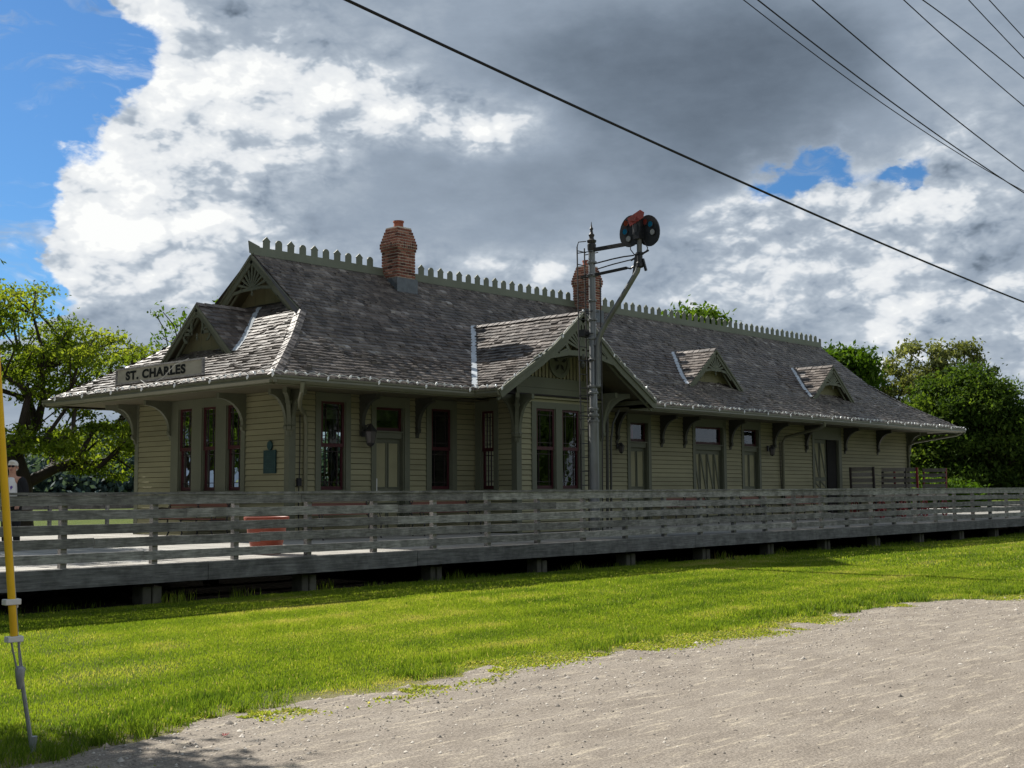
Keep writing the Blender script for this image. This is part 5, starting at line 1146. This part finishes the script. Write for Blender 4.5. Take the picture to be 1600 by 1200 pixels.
# ================================================================ TREES
def tree(name,label,cat,base,fork,blobs,ncl,nleaf,leaf,spread,mats,seed,r0=.3,limb_bias=.5,group=None,flat=.6,inner=.25,droop=0,lean=(0,0)):
    """trunk grown to a fork, limbs reaching clusters of leaves inside the given ellipsoid blobs"""
    rg=np.random.default_rng(seed); t=thing(name,label,cat,base,group); base=np.array(base,float); fk=base+np.array([lean[0],lean[1],fork])
    C_=[]; 
    wts=np.array([b_[3]*b_[4]*b_[5] for b_ in blobs])**.66; wts/=wts.sum()
    while len(C_)<ncl:
        b_=blobs[rg.choice(len(blobs),p=wts)]; q=rg.normal(size=3); q/=np.linalg.norm(q); q*=rg.uniform(inner,1)**.5
        C_.append(base+np.array([b_[0]+q[0]*b_[3],b_[1]+q[1]*b_[4],b_[2]+q[2]*b_[5]]))
    C_=np.array(C_); C_=C_[np.argsort(np.linalg.norm(C_-fk,axis=1))]
    nodes=[base.copy(),base+(fk-base)*.5+rg.normal(0,.04,3),fk.copy()]; par=[-1,0,1]
    A=np.array(nodes)
    tips=[]
    for c in C_:
        A=np.array(nodes); d=np.linalg.norm(A-c,axis=1); h=np.linalg.norm(A-fk,axis=1); hc_=np.linalg.norm(c-fk)
        cost=d+limb_bias*h*.35; cost[h>hc_*.92]=1e9; cost[:2]=1e9; j=int(np.argmin(cost)); p=j
        L_=np.linalg.norm(c-A[j]); k=max(1,min(5,int(L_/.9))); perp=rg.normal(0,.07*L_,3)
        for i in range(1,k+1):
            f=i/k; q=A[j]*(1-f)+c*f+perp*math.sin(math.pi*f)+np.array([0,0,.10*L_*math.sin(math.pi*f)])
            nodes.append(q); par.append(p); p=len(nodes)-1
        tips.append(p)
    n=len(nodes); cnt=np.zeros(n); 
    for p in tips: cnt[p]+=1
    for i in range(n-1,0,-1): cnt[par[i]]+=cnt[i]
    rad=r0*(np.maximum(cnt,.4)/cnt[0])**.46; rad=np.maximum(rad,.008)
    ch=[[] for _ in range(n)]
    for i in range(1,n): ch[par[i]].append(i)
    mb=MB(); st=[(0,None)]; done=[]
    chains=[]; stack=[[0]]
    while stack:
        c=stack.pop(); cur=c[-1]
        while ch[cur]:
            ks=sorted(ch[cur],key=lambda q:-cnt[q])
            for kx_ in ks[1:]: stack.append([cur,kx_])
            c.append(ks[0]); cur=ks[0]
        chains.append(c)
    for c in chains:
        if len(c)<2: continue
        rr_=[rad[i] for i in c]
        if c[0]!=0: rr_[0]=min(rad[c[0]],rad[c[1]]*1.25)
        else: rr_[0]*=1.35
        mb.tube([tuple(nodes[i]) for i in c],rr_,7 if rr_[0]>.05 else 5,caps=False)
    mb.build('trunk',MT['bark'],t,smooth='all')
    cc=[];rn=[]
    tp=np.array([nodes[i] for i in tips]); sc=rg.uniform(.6,1.25,len(tp))
    m_=nleaf//len(tp); 
    P_=np.repeat(tp,m_,axis=0)+rg.normal(size=(len(tp)*m_,3))*np.array([spread,spread,spread*flat])*np.repeat(sc,m_)[:,None]
    if droop: P_[:,2]-=np.abs(rg.normal(0,droop,len(P_)))
    k=len(P_); dx=rg.normal(size=(k,3)); dx/=np.linalg.norm(dx,axis=1)[:,None]; up=rg.normal(size=(k,3))+np.array([0,0,.7]); dy=np.cross(up,dx); dy/=np.linalg.norm(dy,axis=1)[:,None]
    L_=leaf*rg.uniform(.6,1.35,k)[:,None]; V=np.stack([P_-dx*L_,P_+dy*L_*.45-dx*L_*.1,P_+dx*L_,P_-dy*L_*.45-dx*L_*.1],1).reshape(-1,3); Fq=np.arange(k*4).reshape(-1,4)
    r_=np.clip(np.repeat(rg.normal(.5,.17,len(tp)),m_)+rg.normal(0,.14,k),0,1)
    npmesh('crown',V,Fq,mats,r_,parent=t); return t
LT=leafmat('honey_locust_leaves',[(0,(.06,.10,.012)),(.5,(.13,.19,.024)),(1,(.24,.285,.045))],.55)
LD=leafmat('dark_broad_leaves',[(0,(.022,.046,.010)),(.5,(.055,.10,.018)),(1,(.125,.185,.032))],.5)
LP=leafmat('pale_sycamore_leaves',[(0,(.075,.095,.035)),(.5,(.15,.175,.07)),(1,(.27,.29,.14))],.4)
LG=leafmat('fresh_green_leaves',[(0,(.03,.07,.008)),(.5,(.07,.135,.014)),(1,(.13,.20,.03))],.45)
LB=leafmat('haze_tinted_far_leaves',[(0,(.055,.085,.092)),(.5,(.08,.125,.128)),(1,(.11,.165,.155))],.3)  # distance haze is put into the leaf colour as a blue tint
tree('spreading_tree','wide spreading tree with bright yellow-green leaves and dark limbs left of the station','tree',(19.3,40.5,0),1.9,
 [(-1.0,1.0,7.0,4.2,3.2,2.0),(2.0,-.6,5.8,2.8,2.8,1.5),(-4.2,3.5,5.8,3.8,3.4,2.4),(3.9,-1.8,4.0,1.8,2.0,1.1),(1.8,-.5,3.4,3.0,2.8,.7),(3.0,-1.2,2.5,1.6,1.6,.35)],400,50000,.082,.34,LT,3,r0=.36,flat=.35,inner=.4)
tree('young_tree','sparse thin-twigged tree peeping over the small left gable roofs','tree',(33.0,50.5,0),3.0,[(-.3,.2,9.2,2.6,2.0,1.6),(1.2,-1.0,9.9,1.6,1.6,1.3),(.5,-.3,7,2.4,2.4,2.0)],90,2400,.11,.26,LG,5,r0=.16)
tree('park_tree','fresh green tree showing just above the ridge cresting','tree',(57.8,39.6,0),4.0,[(0,0,10.4,2.2,2.2,1.6),(-.9,.8,9.2,1.7,1.7,1.9),(0,0,8,2.6,2.6,2)],150,18000,.17,.42,LG,6,r0=.25)
tree('shade_tree','big dark green tree right of the station, its crown reaching down to the platform','tree',(73,30.4,0),2.0,
 [(0,0,5.6,3.4,3.4,3.0),(1.4,-3.4,4.5,3,3.2,2.3),(-.8,1.6,4.4,2.4,2.4,2.5),(3.2,-6.6,3.8,3.5,3.5,2.0),(.3,-.4,7.4,2,2,1.3),(.5,-.5,2.4,3.4,3.4,1.0)],520,120000,.135,.5,LD,8,r0=.42,flat=.6,inner=.15)
tree('tall_tree','tall airy tree with pale brownish-green leaves behind the dark tree','tree',(91,41,0),4.5,
 [(-.3,.4,11.2,2.6,2.8,2.0),(1.3,-2.3,11.3,1.7,2.0,1.6),(-1.6,3.8,9.6,2.2,2.2,2.0),(0,0,8.4,3.2,3.4,2.4),(-1.8,4.2,7,2.6,2.6,2.6),(2.0,-4.4,9.3,1.2,1.4,1.3)],300,18000,.17,.34,LP,9,r0=.34,inner=.35)
tree('park_tree','mid green tree just right of the end of the roof ridge','tree',(83.5,43.8,0),4.0,[(0,0,9.8,2.4,2.4,2.5),(-.8,.8,7.8,3,3,2.2)],150,24000,.2,.5,LG,10,r0=.3)
tree('park_tree','leafy tree of which only a dark branch enters at the left edge','tree',(9.6,26.5,0),3.4,[(-.6,1.0,6.9,2.1,2.1,2.3),(1.35,1.3,6.4,.8,.8,1.1)],150,16000,.08,.30,LD,12,r0=.2)
tree('park_tree','broad dark tree beyond the left end of the platform, mostly outside the view','tree',(7.5,39.5,0),2.4,[(0,0,6.0,4.5,4,3.4),(-3,-1,5,3,3,2.5)],200,26000,.14,.5,LD,18,r0=.34)
tree('shadow_caster_tree','unseen tree added left of the path to shade the near corner of the gravel','tree',(1.5,12.6,0),2.4,[(.9,-.4,4.6,1.3,1.3,1.0)],120,45000,.075,.3,LT,13,r0=.14)  # out of view, added only to cast the shadow in the near corner
# low shrubs and far wood
tree('garden_shrub','low bright yellow-green shrub under the dark tree at right','shrub',(64.5,29.2,0),.3,[(0,0,1.3,1.6,1.6,1.0),(1.5,-1.2,1.1,1.4,1.4,.9)],90,12000,.12,.28,LG,14,r0=.08)
tree('garden_shrub','low shrub right of the station corner, beyond the carts','shrub',(66.5,33.5,0),.3,[(0,0,1.6,2.2,2.2,1.3)],90,12000,.13,.3,LT,15,r0=.08)
def wood(name,label,x0,y0,x1,y1,h0,h1,dep_,n,leaf,mat,seed):
    rg=np.random.default_rng(seed); f=rg.random(n); top=h0+(h1-h0)*(.5+.5*np.clip(fbm(f*30,f*0,1.0,seed)*1.6,-1,1)); top*=1-.25*np.abs(fbm(f*200,f*0,1,seed+1))
    d=rg.normal(0,.35,n); X=x0+(x1-x0)*f; Y=y0+(y1-y0)*f; nx,ny=-(y1-y0),(x1-x0); l=math.hypot(nx,ny); z=top*rg.random(n)**.6*(1-np.clip(np.abs(d),0,1)*.4)
    P_=np.stack([X+nx/l*d*dep_,Y+ny/l*d*dep_,z],-1); dx=rg.normal(size=(n,3)); dx/=np.linalg.norm(dx,axis=1)[:,None]; dy=np.cross(rg.normal(size=(n,3)),dx); dy/=np.linalg.norm(dy,axis=1)[:,None]; L_=leaf*rg.uniform(.6,1.4,n)[:,None]
    V=np.stack([P_-dx*L_,P_+dy*L_*.6,P_+dx*L_,P_-dy*L_*.6],1).reshape(-1,3); r_=np.clip(.45+.3*fbm(X*.2,z*.8,1,seed+2)+rg.normal(0,.1,n),0,1)
    return npmesh(name,V,np.arange(n*4).reshape(-1,4),mat,r_,kind='stuff',label=label)
wood('far_wood','dark wood tinted blue for haze in the distance left of the station',20,165,150,150,8,13,14,130000,.42,LB,31)
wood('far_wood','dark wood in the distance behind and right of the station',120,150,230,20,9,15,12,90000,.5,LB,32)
wood('far_wood','unseen leafy wood added behind the viewer for dark window reflections',-45,-22,75,-26,8,12,6,26000,.9,LD,33)  # out of view, added so the front panes mirror something dark
